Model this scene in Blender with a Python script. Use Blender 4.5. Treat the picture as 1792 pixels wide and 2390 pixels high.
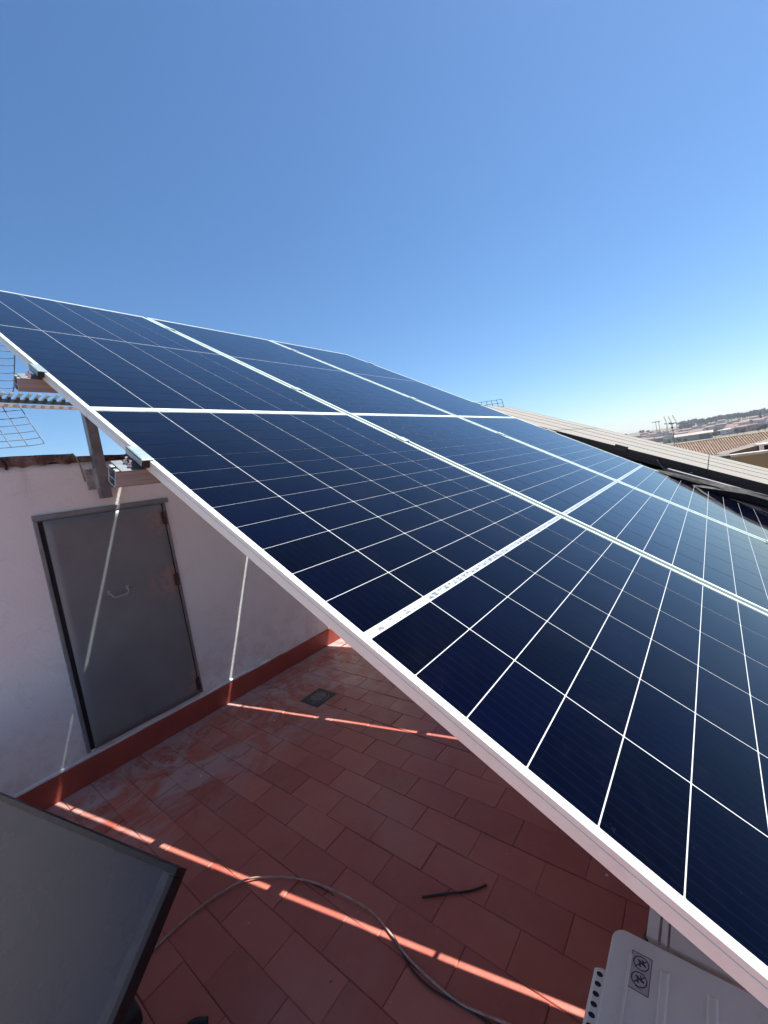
import bpy, bmesh, math, random
from mathutils import Vector, Matrix, noise as mnoise

random.seed(7)
for o in list(bpy.data.objects):
    bpy.data.objects.remove(o)
scene = bpy.context.scene
COL = scene.collection

# ------------------------------------------------------------------ camera
SH = 2.0213                                   # terrace floor is z = 0
CAM = Vector((-0.45712, -1.44134, SH - 0.32471))
RIGHT = Vector((0.613619, -0.774767, -0.152340))
DOWN = Vector((-0.168229, 0.060225, -0.983907))
FWD = Vector((0.771473, 0.629372, -0.093383))
FPX, PW_, PH_ = 964.086, 1792.0, 2390.0
cd = bpy.data.cameras.new('camera')
cd.sensor_fit = 'VERTICAL'
cd.sensor_height = 24.0
cd.lens = 24.0 * FPX / PH_
cd.clip_start = 0.02
cd.clip_end = 20000
cam = bpy.data.objects.new('camera', cd)
COL.objects.link(cam)
cam.matrix_world = Matrix(((RIGHT.x, -DOWN.x, -FWD.x, CAM.x),
                           (RIGHT.y, -DOWN.y, -FWD.y, CAM.y),
                           (RIGHT.z, -DOWN.z, -FWD.z, CAM.z),
                           (0, 0, 0, 1)))
scene.camera = cam

# ------------------------------------------------------------------ light
SUN = Vector((0.39038, -0.21571, 0.89503)).normalized()      # towards the sun
w = bpy.data.worlds.new('World')
scene.world = w
w.use_nodes = True
nt = w.node_tree
bg = nt.nodes['Background']
sky = nt.nodes.new('ShaderNodeTexSky')
sky.sky_type = 'NISHITA'
sky.sun_disc = False
sky.sun_elevation = math.asin(SUN.z)
sky.sun_rotation = math.atan2(SUN.x, SUN.y)
sky.altitude = 20
sky.air_density = 1.0
sky.dust_density = 0.35
sky.ozone_density = 5.0
hs = nt.nodes.new('ShaderNodeHueSaturation')
hs.inputs['Saturation'].default_value = 1.08
hs.inputs['Hue'].default_value = 0.4955
nt.links.new(sky.outputs[0], hs.inputs['Color'])
tint = nt.nodes.new('ShaderNodeMix'); tint.data_type = 'RGBA'; tint.blend_type = 'MULTIPLY'
tint.inputs[0].default_value = 1.0
tint.inputs[7].default_value = (0.93, 0.985, 1.06, 1)
nt.links.new(hs.outputs[0], tint.inputs[6])
nt.links.new(tint.outputs[2], bg.inputs[0])
bg.inputs[1].default_value = 0.070
sl = bpy.data.lights.new('sun', 'SUN')
sl.energy = 5.0
sl.angle = math.radians(0.35)
sl.color = (1.0, 0.955, 0.89)
so = bpy.data.objects.new('sun', sl)
so.rotation_euler = SUN.to_track_quat('Z', 'Y').to_euler()
COL.objects.link(so)
vs = scene.view_settings
vs.view_transform = 'Standard'
vs.look = 'None'
vs.gamma = 1.0
vs.exposure = 1.1
vs.use_curve_mapping = False

# ------------------------------------------------------------------ helpers
def ray(px, py):
    return (RIGHT * ((px - PW_ / 2) / FPX) + DOWN * ((py - PH_ / 2) / FPX) + FWD)

def on_plane(px, py, n, o):
    d = ray(px, py)
    n = Vector(n); o = Vector(o)
    return CAM + d * ((o - CAM).dot(n) / d.dot(n))

WALL_Y = 1.8428
def on_wall(px, py, off=0.0): return on_plane(px, py, (0, 1, 0), (0, WALL_Y + off, 0))
def on_floor(px, py, z=0.0): return on_plane(px, py, (0, 0, 1), (0, 0, z))
def on_x(px, py, x): return on_plane(px, py, (1, 0, 0), (x, 0, 0))
def on_y(px, py, y): return on_plane(px, py, (0, 1, 0), (0, y, 0))
def at_dist(px, py, dist):                       # horizontal distance from the camera
    d = ray(px, py)
    return CAM + d * (dist / math.hypot(d.x, d.y))

def tag(o, label=None, cat=None, group=None, kind=None):
    if label: o['label'] = label
    if cat: o['category'] = cat
    if group: o['group'] = group
    if kind: o['kind'] = kind
    return o

def empty(name, loc, label=None, cat=None, group=None):
    o = bpy.data.objects.new(name, None)
    o.empty_display_size = 0.1
    COL.objects.link(o)
    o.location = loc
    tag(o, label, cat, group)
    return o

class MB:
    """collects shapes into one mesh (world or local coordinates)"""
    def __init__(self): self.v = []; self.f = []
    def add(self, vs_, fs):
        b = len(self.v)
        self.v += [tuple(x) for x in vs_]
        self.f += [tuple(i + b for i in f) for f in fs]
        return self
    def box(self, a, b, m=None):
        (x0, y0, z0), (x1, y1, z1) = a, b
        v = [Vector(c) for c in ((x0,y0,z0),(x1,y0,z0),(x1,y1,z0),(x0,y1,z0),(x0,y0,z1),(x1,y0,z1),(x1,y1,z1),(x0,y1,z1))]
        if m is not None: v = [m @ c for c in v]
        return self.add(v, ((0,3,2,1),(4,5,6,7),(0,1,5,4),(1,2,6,5),(2,3,7,6),(3,0,4,7)))
    def bar(self, p0, p1, w_, h_, up=(0, 0, 1)):
        p0 = Vector(p0); p1 = Vector(p1)
        d = (p1 - p0); L = d.length; d = d / L
        up = Vector(up)
        s = d.cross(up)
        if s.length < 1e-5: s = d.cross(Vector((1, 0, 0)))
        s.normalize(); u = s.cross(d)
        m = Matrix(((d.x, s.x, u.x, p0.x), (d.y, s.y, u.y, p0.y), (d.z, s.z, u.z, p0.z), (0, 0, 0, 1)))
        return self.box((0, -w_/2, -h_/2), (L, w_/2, h_/2), m)
    def tube(self, pts, r, n=8, r1=None, caps=True):
        pts = [Vector(p) for p in pts]
        N = len(pts); vs_ = []; fs = []
        prev = None
        for i, p in enumerate(pts):
            t = (pts[min(i+1, N-1)] - pts[max(i-1, 0)]).normalized()
            if prev is None:
                a = t.cross(Vector((0, 0, 1)))
                if a.length < 1e-3: a = t.cross(Vector((1, 0, 0)))
            else:
                a = prev - t * prev.dot(t)
            a.normalize(); prev = a
            b = t.cross(a)
            rr = r if r1 is None else r + (r1 - r) * i / (N - 1)
            for k in range(n):
                c = 2 * math.pi * k / n
                vs_.append(p + a * (rr * math.cos(c)) + b * (rr * math.sin(c)))
        for i in range(N - 1):
            for k in range(n):
                k2 = (k + 1) % n
                fs.append((i*n+k, i*n+k2, (i+1)*n+k2, (i+1)*n+k))
        if caps:
            fs.append(tuple(range(n - 1, -1, -1)))
            fs.append(tuple((N-1)*n + k for k in range(n)))
        return self.add(vs_, fs)
    def build(self, name, mat, parent=None, smooth=False, bevel=0.0, seg=2, local=False, noxf=False):
        me = bpy.data.meshes.new(name)
        me.from_pydata(self.v, [], self.f)
        bm = bmesh.new(); bm.from_mesh(me)
        bmesh.ops.recalc_face_normals(bm, faces=bm.faces)
        bm.to_mesh(me); bm.free()
        me.materials.append(mat)
        if smooth:
            for p in me.polygons: p.use_smooth = True
        o = bpy.data.objects.new(name, me)
        COL.objects.link(o)
        if parent is not None:
            o.parent = parent
            if not local:
                o.matrix_parent_inverse = world_of(parent).inverted()
        if bevel:
            b = o.modifiers.new('bevel', 'BEVEL')
            b.width = bevel; b.segments = seg; b.limit_method = 'ANGLE'
        return o

def world_of(o):
    m = o.matrix_basis.copy()
    p = o
    while p.parent is not None:
        m = p.parent.matrix_basis @ p.matrix_parent_inverse @ m if False else (p.parent.matrix_basis @ p.matrix_parent_inverse @ m)
        p = p.parent
    return m

def spline(pts, n=8):
    pts = [Vector(p) for p in pts]
    out = []
    P = [pts[0]*2 - pts[1]] + pts + [pts[-1]*2 - pts[-2]]
    for i in range(1, len(P) - 2):
        for k in range(n):
            t = k / n
            a, b, c, d = P[i-1], P[i], P[i+1], P[i+2]
            out.append(0.5 * ((2*b) + (c-a)*t + (2*a-5*b+4*c-d)*t*t + (3*b-a-3*c+d)*t**3))
    out.append(pts[-1])
    return out

# ------------------------------------------------------------------ materials
class NT:
    def __init__(self, name):
        self.m = bpy.data.materials.new(name)
        self.m.use_nodes = True
        self.t = self.m.node_tree
        self.b = self.t.nodes['Principled BSDF']
        self._pos = None
    def n(self, kind, **kw):
        x = self.t.nodes.new(kind)
        for k, v in kw.items(): setattr(x, k, v)
        return x
    def l(self, a, b): self.t.links.new(a, b)
    def pos(self):
        if self._pos is None: self._pos = self.n('ShaderNodeNewGeometry').outputs['Position']
        return self._pos
    def noise(self, scale, detail=4, rough=0.55, vec=None, dist=0.0, stretch=None):
        x = self.n('ShaderNodeTexNoise')
        x.inputs['Scale'].default_value = scale
        x.inputs['Detail'].default_value = detail
        x.inputs['Roughness'].default_value = rough
        x.inputs['Distortion'].default_value = dist
        v = vec or self.pos()
        if stretch:
            mp = self.n('ShaderNodeMapping'); mp.inputs['Scale'].default_value = stretch
            self.l(v, mp.inputs['Vector']); v = mp.outputs[0]
        self.l(v, x.inputs['Vector'])
        return x.outputs['Fac']
    def ramp(self, fac, stops):
        r = self.n('ShaderNodeValToRGB')
        e = r.color_ramp.elements
        while len(e) < len(stops): e.new(0.5)
        for el, (p, c) in zip(e, stops):
            el.position = p
            el.color = (c, c, c, 1) if isinstance(c, (int, float)) else (c[0], c[1], c[2], 1)
        self.l(fac, r.inputs[0])
        return r.outputs[0]
    def mix(self, fac, a, b, mode='MIX'):
        x = self.n('ShaderNodeMix', data_type='RGBA', blend_type=mode)
        for s, v in ((x.inputs[0], fac), (x.inputs[6], a), (x.inputs[7], b)):
            if hasattr(v, 'is_output'): self.l(v, s)
            elif isinstance(v, (int, float)): s.default_value = v if s == x.inputs[0] else (v, v, v, 1)
            else: s.default_value = (v[0], v[1], v[2], 1)
        return x.outputs[2]
    def math(self, op, a, b=0.0, clamp=False):
        x = self.n('ShaderNodeMath', operation=op, use_clamp=clamp)
        for s, v in ((x.inputs[0], a), (x.inputs[1], b)):
            if hasattr(v, 'is_output'): self.l(v, s)
            else: s.default_value = v
        return x.outputs[0]
    def sep(self, v=None):
        x = self.n('ShaderNodeSeparateXYZ'); self.l(v or self.pos(), x.inputs[0]); return x.outputs
    def maprange(self, v, a, b, c=0.0, d=1.0, smooth=True):
        x = self.n('ShaderNodeMapRange', interpolation_type='SMOOTHSTEP' if smooth else 'LINEAR')
        x.inputs[1].default_value = a; x.inputs[2].default_value = b
        x.inputs[3].default_value = c; x.inputs[4].default_value = d
        self.l(v, x.inputs[0]); return x.outputs[0]
    def dist(self, p):
        x = self.n('ShaderNodeVectorMath', operation='DISTANCE')
        self.l(self.pos(), x.inputs[0]); x.inputs[1].default_value = p
        return x.outputs['Value']
    def bump(self, h, strength=0.3, d=0.002):
        x = self.n('ShaderNodeBump'); x.inputs['Strength'].default_value = strength
        x.inputs['Distance'].default_value = d
        self.l(h, x.inputs['Height']); self.l(x.outputs[0], self.b.inputs['Normal'])
    def set(self, **kw):
        names = dict(color='Base Color', rough='Roughness', metal='Metallic', spec='Specular IOR Level',
                     coat='Coat Weight', coatr='Coat Roughness', coati='Coat IOR', ior='IOR', trans='Transmission Weight')
        for k, v in kw.items():
            s = self.b.inputs[names[k]]
            if hasattr(v, 'is_output'): self.l(v, s)
            elif k == 'color': s.default_value = (v[0], v[1], v[2], 1)
            else: s.default_value = v
        return self

def basic(name, c, rough=0.6, metal=0.0, var=0.18, scale=6.0, bump=0.0, bscale=60, spec=0.5):
    t = NT(name)
    n1 = t.noise(scale, 5)
    lo = tuple(x * (1 - var) for x in c); hi = tuple(min(1, x * (1 + var)) for x in c)
    t.set(color=t.ramp(n1, [(0.3, lo), (0.7, hi)]), metal=metal, spec=spec)
    n2 = t.noise(scale * 3.1, 3)
    t.set(rough=t.maprange(n2, 0.3, 0.7, max(0.02, rough - 0.08), min(1, rough + 0.08)))
    if bump: t.bump(t.noise(bscale, 4), bump, 0.003)
    return t.m

M = {}
# solar cell under glass
t = NT('solar_cell')
oi = t.n('ShaderNodeObjectInfo')
r = t.math('ADD', t.math('MULTIPLY', oi.outputs['Random'], 0.5), t.math('MULTIPLY', t.noise(9, 3), 0.5))
t.set(color=t.ramp(r, [(0.2, (0.0002, 0.0005, 0.0040)), (0.8, (0.0006, 0.0012, 0.0090))]), rough=0.5, spec=0.0, coati=1.5)
lw = t.n('ShaderNodeLayerWeight'); lw.inputs['Blend'].default_value = 0.5
t.set(coat=t.maprange(lw.outputs['Facing'], 0.25, 0.85, 0.14, 1.0))     # anti-reflective glass
t.set(coatr=t.maprange(t.noise(14, 4), 0.3, 0.75, 0.035, 0.075))
co = t.n('ShaderNodeTexCoord').outputs['Object']
ox = t.sep(co)[0]
bus = t.math('LESS_THAN', t.math('ABSOLUTE', t.math('SUBTRACT', t.math('FRACT', t.math('MULTIPLY', t.math('ADD', ox, 0.0907), 55.0)), 0.5)), 0.022)
basec = t.b.inputs['Base Color'].links[0].from_socket
dust = t.maprange(t.noise(3.2, 8, 0.72, dist=0.6), 0.45, 0.78, 0, 0.012)
spots = t.maprange(t.noise(55, 3, 0.6), 0.70, 0.76, 0, 0.012)
c = t.mix(t.math('MULTIPLY', bus, 0.010), basec, (0.30, 0.32, 0.35))
c = t.mix(t.math('ADD', dust, spots), c, (0.30, 0.27, 0.24))
t.l(c, t.b.inputs['Base Color'])
M['cell'] = t.m
t = NT('white_backsheet')
t.set(color=(0.50, 0.515, 0.52), rough=0.5, spec=0.2, coat=0.6, coatr=0.05, coati=1.48)
M['back'] = t.m
t = NT('busbar_ribbon')
mp = t.n('ShaderNodeTexCoord').outputs['Object']
vo = t.n('ShaderNodeTexVoronoi'); vo.inputs['Scale'].default_value = 48
vo.inputs['Randomness'].default_value = 0.35
t.l(mp, vo.inputs['Vector'])
dd = vo.outputs['Distance']
ringm = t.math('MULTIPLY', t.math('GREATER_THAN', dd, 0.22), t.math('LESS_THAN', dd, 0.46))
e2 = t.math('MULTIPLY', ringm, t.maprange(t.noise(120, 3), 0.3, 0.5))
t.set(color=t.mix(e2, (0.27, 0.285, 0.285), (0.075, 0.08, 0.085)), rough=0.4, metal=0.1, coat=1.0, coatr=0.08)
M['ribbon'] = t.m
# anodised aluminium
t = NT('anodised_aluminium')
n1 = t.noise(30, 5, stretch=(1, 1, 1)); n2 = t.noise(7, 6, 0.7)
dirt = t.maprange(n2, 0.56, 0.74)
t.set(color=t.mix(t.math('MULTIPLY', dirt, 0.3), t.ramp(n1, [(0.3, (0.57, 0.665, 0.61)), (0.7, (0.63, 0.73, 0.67))]), (0.5, 0.45, 0.41)),
      metal=0.08, rough=t.maprange(n1, 0.3, 0.7, 0.36, 0.5))
M['alu'] = t.m
t = NT('mill_aluminium_rail')
n1 = t.noise(18, 5, stretch=(0.15, 3, 3))
t.set(color=t.ramp(n1, [(0.3, (0.26, 0.33, 0.335)), (0.7, (0.36, 0.45, 0.455))]), metal=0.6, rough=0.42)
M['rail'] = t.m
M['blackplastic'] = basic('black_plastic', (0.012, 0.012, 0.014), 0.5)
M['galv'] = basic('galvanised_steel', (0.20, 0.215, 0.225), 0.45, 0.5, 0.28, 14)
M['bracket'] = basic('bracket_steel', (0.36, 0.375, 0.37), 0.45, 0.35, 0.25, 20)
M['bolt'] = basic('zinc_bolt', (0.5, 0.5, 0.52), 0.35, 0.9)
# red terrace paint
t = NT('red_terrace_tile')
oi = t.n('ShaderNodeObjectInfo')
P = t.sep()
base = t.ramp(oi.outputs['Random'], [(0.0, (0.375, 0.098, 0.070)), (0.35, (0.440, 0.120, 0.084)), (0.7, (0.465, 0.132, 0.092)), (1.0, (0.510, 0.165, 0.118))])
n1 = t.noise(2.3, 6, 0.62)
c = t.mix(t.maprange(n1, 0.42, 0.72, 0, 0.5), base, (0.35, 0.078, 0.058))
n2 = t.noise(11, 6, 0.7)
c = t.mix(t.maprange(n2, 0.52, 0.75, 0, 0.4), c, (0.50, 0.19, 0.14))
# chalky dust washed towards the wall
near = t.maprange(P[1], 0.45, 1.55)
n3 = t.noise(2.6, 7, 0.68, dist=1.4)
d1 = t.math('MULTIPLY', near, t.maprange(n3, 0.40, 0.62))
c = t.mix(t.math('MULTIPLY', d1, 0.9), c, (0.47, 0.36, 0.35))
strip = t.math('MULTIPLY', t.maprange(P[1], 1.60, 1.80), t.maprange(t.noise(6, 6, 0.7), 0.35, 0.6))
c = t.mix(t.math('MULTIPLY', strip, 0.6), c, (0.42, 0.33, 0.32))
swirl = t.noise(4.5, 8, 0.72, dist=2.5)
c = t.mix(t.math('MULTIPLY', near, t.math('MULTIPLY', t.maprange(swirl, 0.56, 0.60), 0.5)), c, (0.17, 0.045, 0.038))
n4 = t.noise(1.7, 5, 0.6, dist=0.4)
c = t.mix(t.math('MULTIPLY', t.maprange(n4, 0.45, 0.72), 0.32), c, (0.42, 0.23, 0.19))
# small specks
vo = t.n('ShaderNodeTexVoronoi'); vo.inputs['Scale'].default_value = 9; t.l(t.pos(), vo.inputs['Vector'])
sp = t.math('LESS_THAN', vo.outputs['Distance'], 0.03)
c = t.mix(t.math('MULTIPLY', sp, 0.6), c, (0.5, 0.42, 0.38))
t.set(color=c, rough=t.maprange(n2, 0.3, 0.75, 0.34, 0.58), spec=0.5)
t.bump(t.math('ADD', t.noise(24, 6, 0.65), t.math('MULTIPLY', t.noise(140, 3), 0.3)), 0.35, 0.004)
M['tile'] = t.m
t = NT('red_grout')
n1 = t.noise(6, 6, 0.7)
t.set(color=t.ramp(n1, [(0.3, (0.18, 0.045, 0.034)), (0.55, (0.33, 0.085, 0.062)), (0.75, (0.42, 0.16, 0.12))]), rough=0.8)
t.bump(t.noise(60, 4), 0.4, 0.004)
M['grout'] = t.m
t = NT('red_skirting_paint')
n1 = t.noise(5, 6, 0.65)
t.set(color=t.ramp(n1, [(0.3, (0.27, 0.052, 0.038)), (0.7, (0.36, 0.074, 0.054))]), rough=0.5)
t.bump(t.noise(30, 5), 0.35, 0.005)
M['skirt'] = t.m
# white render
t = NT('white_painted_render')
P = t.sep()
n1 = t.noise(1.6, 6, 0.6); n2 = t.noise(9, 6, 0.68)
c = t.ramp(n1, [(0.3, (0.69, 0.735, 0.725)), (0.7, (0.76, 0.81, 0.80))])
c = t.mix(t.maprange(n2, 0.6, 0.78, 0, 0.28), c, (0.56, 0.56, 0.56))
drip = t.noise(5, 5, 0.6, stretch=(3.0, 1, 0.25))
top = t.maprange(P[2], 1.55, 2.1)
c = t.mix(t.math('MULTIPLY', t.math('MULTIPLY', top, t.maprange(drip, 0.56, 0.72)), 0.3), c, (0.42, 0.36, 0.33))
sc = t.noise(22, 4, 0.6, stretch=(1, 1, 3.5))
c = t.mix(t.maprange(sc, 0.735, 0.76, 0, 0.5), c, (0.3, 0.28, 0.28))
scuff = t.noise(2.2, 8, 0.75, dist=1.8)
c = t.mix(t.math('MULTIPLY', t.maprange(scuff, 0.575, 0.60), t.maprange(scuff, 0.625, 0.60)), c, t.mix(0.14, c, (0.36, 0.34, 0.33)))
low = t.maprange(P[2], 0.75, 0.18)
c = t.mix(t.math('MULTIPLY', t.math('MULTIPLY', low, t.maprange(n2, 0.42, 0.62)), 0.35), c, (0.45, 0.40, 0.385))
t.set(color=c, rough=0.72, spec=0.3)
t.bump(t.math('ADD', t.noise(4, 5, 0.6), t.math('MULTIPLY', t.noise(45, 5, 0.6), 0.3)), 0.5, 0.012)
M['wall'] = t.m
# crumbling coping
t = NT('crumbling_brick_coping')
n1 = t.noise(11, 7, 0.7, dist=0.6); n2 = t.noise(30, 5, 0.7)
c = t.ramp(n1, [(0.36, (0.02, 0.018, 0.018)), (0.45, (0.09, 0.05, 0.042)), (0.52, (0.15, 0.09, 0.072)), (0.60, (0.20, 0.18, 0.165)), (0.70, (0.12, 0.12, 0.12))])
t.set(color=c, rough=0.85)
t.bump(n2, 0.9, 0.012)
M['coping'] = t.m
# door paint
t = NT('grey_door_paint')
n1 = t.noise(3.2, 6, 0.62); n2 = t.noise(14, 6, 0.7, dist=0.8)
c = t.ramp(n1, [(0.3, (0.150, 0.175, 0.185)), (0.7, (0.190, 0.218, 0.228))])
for (p, rad) in (((0.90, 1.82, 1.60), 0.17), ((0.86, 1.82, 1.13), 0.20), ((0.88, 1.82, 0.33), 0.16), ((0.93, 1.82, 1.2), 0.1)):
    near = t.maprange(t.dist(p), 0.02, rad, 1, 0)
    k = t.math('MULTIPLY', near, t.maprange(n2, 0.40, 0.62))
    c = t.mix(t.math('MULTIPLY', k, 0.85), c, (0.33, 0.22, 0.185))
c = t.mix(t.maprange(n2, 0.60, 0.74, 0, 0.4), c, (0.24, 0.23, 0.225))
sc = t.noise(26, 4, 0.6, stretch=(0.6, 1, 3.0))
c = t.mix(t.maprange(sc, 0.70, 0.735, 0, 0.45), c, (0.30, 0.28, 0.27))
t.set(color=c, rough=t.maprange(n1, 0.3, 0.7, 0.38, 0.52), spec=0.4)
t.bump(t.math('ADD', t.noise(2.5, 3), t.math('MULTIPLY', t.noise(60, 4), 0.12)), 0.35, 0.012)
M['door'] = t.m
M['doorframe'] = basic('grey_frame_paint', (0.18, 0.205, 0.215), 0.5, 0, 0.25, 9, 0.4, 40)
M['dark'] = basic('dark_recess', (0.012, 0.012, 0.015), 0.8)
M['rust'] = basic('rusty_hinge', (0.07, 0.04, 0.035), 0.6, 0.4, 0.35, 40)
M['grate'] = basic('drain_grate_metal', (0.15, 0.145, 0.14), 0.5, 0.3, 0.3, 25, 0.3)
M['castiron'] = basic('dark_drain_metal', (0.062, 0.060, 0.058), 0.5, 0.3, 0.3, 25, 0.3)
M['cable'] = basic('brown_grey_cable', (0.40, 0.28, 0.235), 0.4, 0, 0.3, 25)
M['blackcable'] = basic('black_cable', (0.012, 0.012, 0.012), 0.45)
M['greycable'] = basic('grey_cable', (0.30, 0.28, 0.28), 0.5)
M['chip'] = basic('plaster_chip', (0.62, 0.56, 0.52), 0.8, 0, 0.2, 50)
# air conditioner casing
t = NT('aircon_casing')
n1 = t.noise(4, 6, 0.65); n2 = t.noise(26, 6, 0.7)
c = t.ramp(n1, [(0.3, (0.63, 0.625, 0.54)), (0.7, (0.73, 0.725, 0.63))])
c = t.mix(t.maprange(n2, 0.55, 0.75, 0, 0.25), c, (0.50, 0.45, 0.41))
t.set(color=c, rough=0.42, spec=0.4)
M['ac'] = t.m
M['sticker'] = basic('faded_sticker', (0.46, 0.44, 0.41), 0.5, 0, 0.1, 60)
M['print'] = basic('sticker_print', (0.055, 0.05, 0.05), 0.6, 0, 0.5, 120)
# dark leaning collector
t = NT('dark_collector_glass')
n1 = t.noise(5, 6, 0.6); n2 = t.noise(180, 3, 0.6)
t.set(color=t.ramp(n1, [(0.3, (0.017, 0.019, 0.030)), (0.7, (0.021, 0.023, 0.035))]), rough=t.maprange(n2, 0.3, 0.7, 0.42, 0.55), spec=0.3,
      coat=0.4, coatr=t.maprange(n1, 0.3, 0.7, 0.2, 0.3))
t.bump(n2, 0.12, 0.001)
M['collector'] = t.m
M['trim'] = basic('grey_inner_trim', (0.045, 0.045, 0.052), 0.5, 0, 0.3, 30)
M['blackframe'] = basic('black_frame', (0.012, 0.010, 0.012), 0.42, 0.2, 0.3, 30)
# neighbour's dusty panels, beige sky glare painted into the dust colour
t = NT('dusty_glare_glass')
n1 = t.noise(1.3, 5, 0.6); n2 = t.noise(14, 5, 0.65)
t.set(color=t.mix(t.maprange(n2, 0.3, 0.7, 0.82, 1.0), (0.08, 0.075, 0.065), (0.225, 0.197, 0.153)), rough=0.7, spec=0.3, coat=0.22, coatr=0.3, coati=1.5)
M['dusty'] = t.m
M['wood'] = basic('weathered_plank', (0.42, 0.27, 0.19), 0.75, 0, 0.3, 8, 0.4, 40)
M['greywood'] = basic('grey_roof_beam', (0.16, 0.155, 0.16), 0.7, 0.2, 0.3, 6, 0.3, 30)
M['darkroof'] = basic('dark_bitumen_roof', (0.115, 0.10, 0.09), 0.85, 0, 0.6, 9, 0.6, 40)
M['blackbag'] = basic('black_plastic_sheet', (0.012, 0.012, 0.013), 0.65, spec=0.2)
M['wire'] = basic('antenna_wire', (0.022, 0.032, 0.055), 0.6, 0.0)
M['boom'] = basic('antenna_boom', (0.30, 0.20, 0.17), 0.5, 0.2)
M['element'] = basic('antenna_element', (0.48, 0.47, 0.48), 0.4, 0.7)
t = NT('ochre_render')
P = t.sep()
n1 = t.noise(0.7, 6, 0.65); n2 = t.noise(3, 6, 0.7, stretch=(1, 1, 0.25))
c = t.ramp(n1, [(0.3, (0.30, 0.185, 0.085)), (0.7, (0.36, 0.23, 0.11))])
c = t.mix(t.maprange(n2, 0.58, 0.75, 0, 0.5), c, (0.16, 0.11, 0.075))
t.set(color=c, rough=0.85)
M['ochre'] = t.m
M['copingpale'] = basic('pale_coping', (0.52, 0.45, 0.38), 0.8, 0, 0.25, 3)
M['rooftile'] = basic('barrel_roof_tile', (0.36, 0.25, 0.17), 0.8, 0, 0.35, 2.2)
M['rooftile_under'] = basic('roof_tile_channel', (0.20, 0.13, 0.10), 0.9, 0, 0.3, 2)
M['greyrender'] = basic('grey_render', (0.26, 0.23, 0.21), 0.85, 0, 0.25, 1.5)
M['ramp'] = basic('brown_grey_render', (0.17, 0.14, 0.115), 0.9, 0, 0.25, 1.5)
M['whitepaint'] = basic('white_paint', (0.75, 0.74, 0.72), 0.6, 0, 0.08)
M['town_white'] = basic('town_whitewash', (0.44, 0.425, 0.41), 0.8, 0, 0.16, 0.05)
M['town_cream'] = basic('town_cream', (0.33, 0.28, 0.235), 0.8, 0, 0.2, 0.05)
M['town_pink'] = basic('town_pinkish', (0.28, 0.20, 0.17), 0.8, 0, 0.2, 0.05)
M['town_roof'] = basic('town_roof_tiles', (0.19, 0.12, 0.095), 0.85, 0, 0.25, 0.1)
M['town_dark'] = basic('town_dark_glass', (0.05, 0.055, 0.07), 0.4)
M['crane'] = basic('crane_paint', (0.30, 0.12, 0.10), 0.6)
M['mast'] = basic('dark_mast', (0.10, 0.105, 0.11), 0.6)
t = NT('ground_fields')
n1 = t.noise(0.004, 5, 0.6); n2 = t.noise(0.03, 6, 0.65)
c = t.ramp(n1, [(0.38, (0.075, 0.10, 0.045)), (0.5, (0.14, 0.12, 0.075)), (0.62, (0.17, 0.10, 0.07))])
c = t.mix(t.maprange(n2, 0.5, 0.7, 0, 0.55), c, (0.06, 0.075, 0.04))
t.set(color=c, rough=0.95)
M['ground'] = t.m
M['road'] = basic('pale_road', (0.25, 0.235, 0.21), 0.9, 0, 0.2, 0.1)
def leafmat(name, c):
    t = NT(name)
    n1 = t.noise(0.35, 4, 0.7)
    t.set(color=t.ramp(n1, [(0.3, tuple(x*0.6 for x in c)), (0.7, tuple(x*1.35 for x in c))]), rough=0.7, spec=0.25)
    return t.m
M['leaf_a'] = leafmat('pine_foliage', (0.040, 0.060, 0.030))
M['leaf_b'] = leafmat('broadleaf_foliage', (0.060, 0.080, 0.036))
M['bark'] = basic('bark', (0.10, 0.075, 0.055), 0.9)

# ------------------------------------------------------------------ ground, far terrain
PROFILE = [(0, -7), (40, -7.5), (150, -10), (320, -14.5), (520, -17), (760, -17.5), (900, -15.5), (1150, -10), (1350, -4), (1600, 3), (2000, 6), (6000, 6)]
def ground_z(x, y):
    d = math.hypot(x - CAM.x, y - CAM.y)
    for (a, za), (b, zb) in zip(PROFILE, PROFILE[1:]):
        if d <= b:
            k = (d - a) / (b - a); k = k * k * (3 - 2 * k)
            z = za + (zb - za) * k
            break
    else: z = PROFILE[-1][1]
    amp = min(1.0, max(0.0, (d - 150) / 500)) * 2.2
    return z + amp * mnoise.noise(Vector((x * 0.004, y * 0.004, 0.3)))
m = MB()
NA = 144
radii = [4, 12, 25, 45, 80, 130, 200, 280, 370, 470, 580, 700, 820, 940, 1060, 1180, 1300, 1420, 1550, 1700, 1900, 2200, 2600, 3100]
vs_ = [(CAM.x, CAM.y, -7)]
for rr in radii:
    for k in range(NA):
        a = 2 * math.pi * k / NA
        x, y = CAM.x + rr * math.cos(a), CAM.y + rr * math.sin(a)
        vs_.append((x, y, ground_z(x, y)))
fs = [(0, 1 + k, 1 + (k + 1) % NA) for k in range(NA)]
for i in range(len(radii) - 1):
    for k in range(NA):
        k2 = (k + 1) % NA
        fs.append((1 + i*NA + k, 1 + (i+1)*NA + k, 1 + (i+1)*NA + k2, 1 + i*NA + k2))
m.add(vs_, fs)
tag(m.build('ground', M['ground'], smooth=True), kind='structure')

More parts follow.
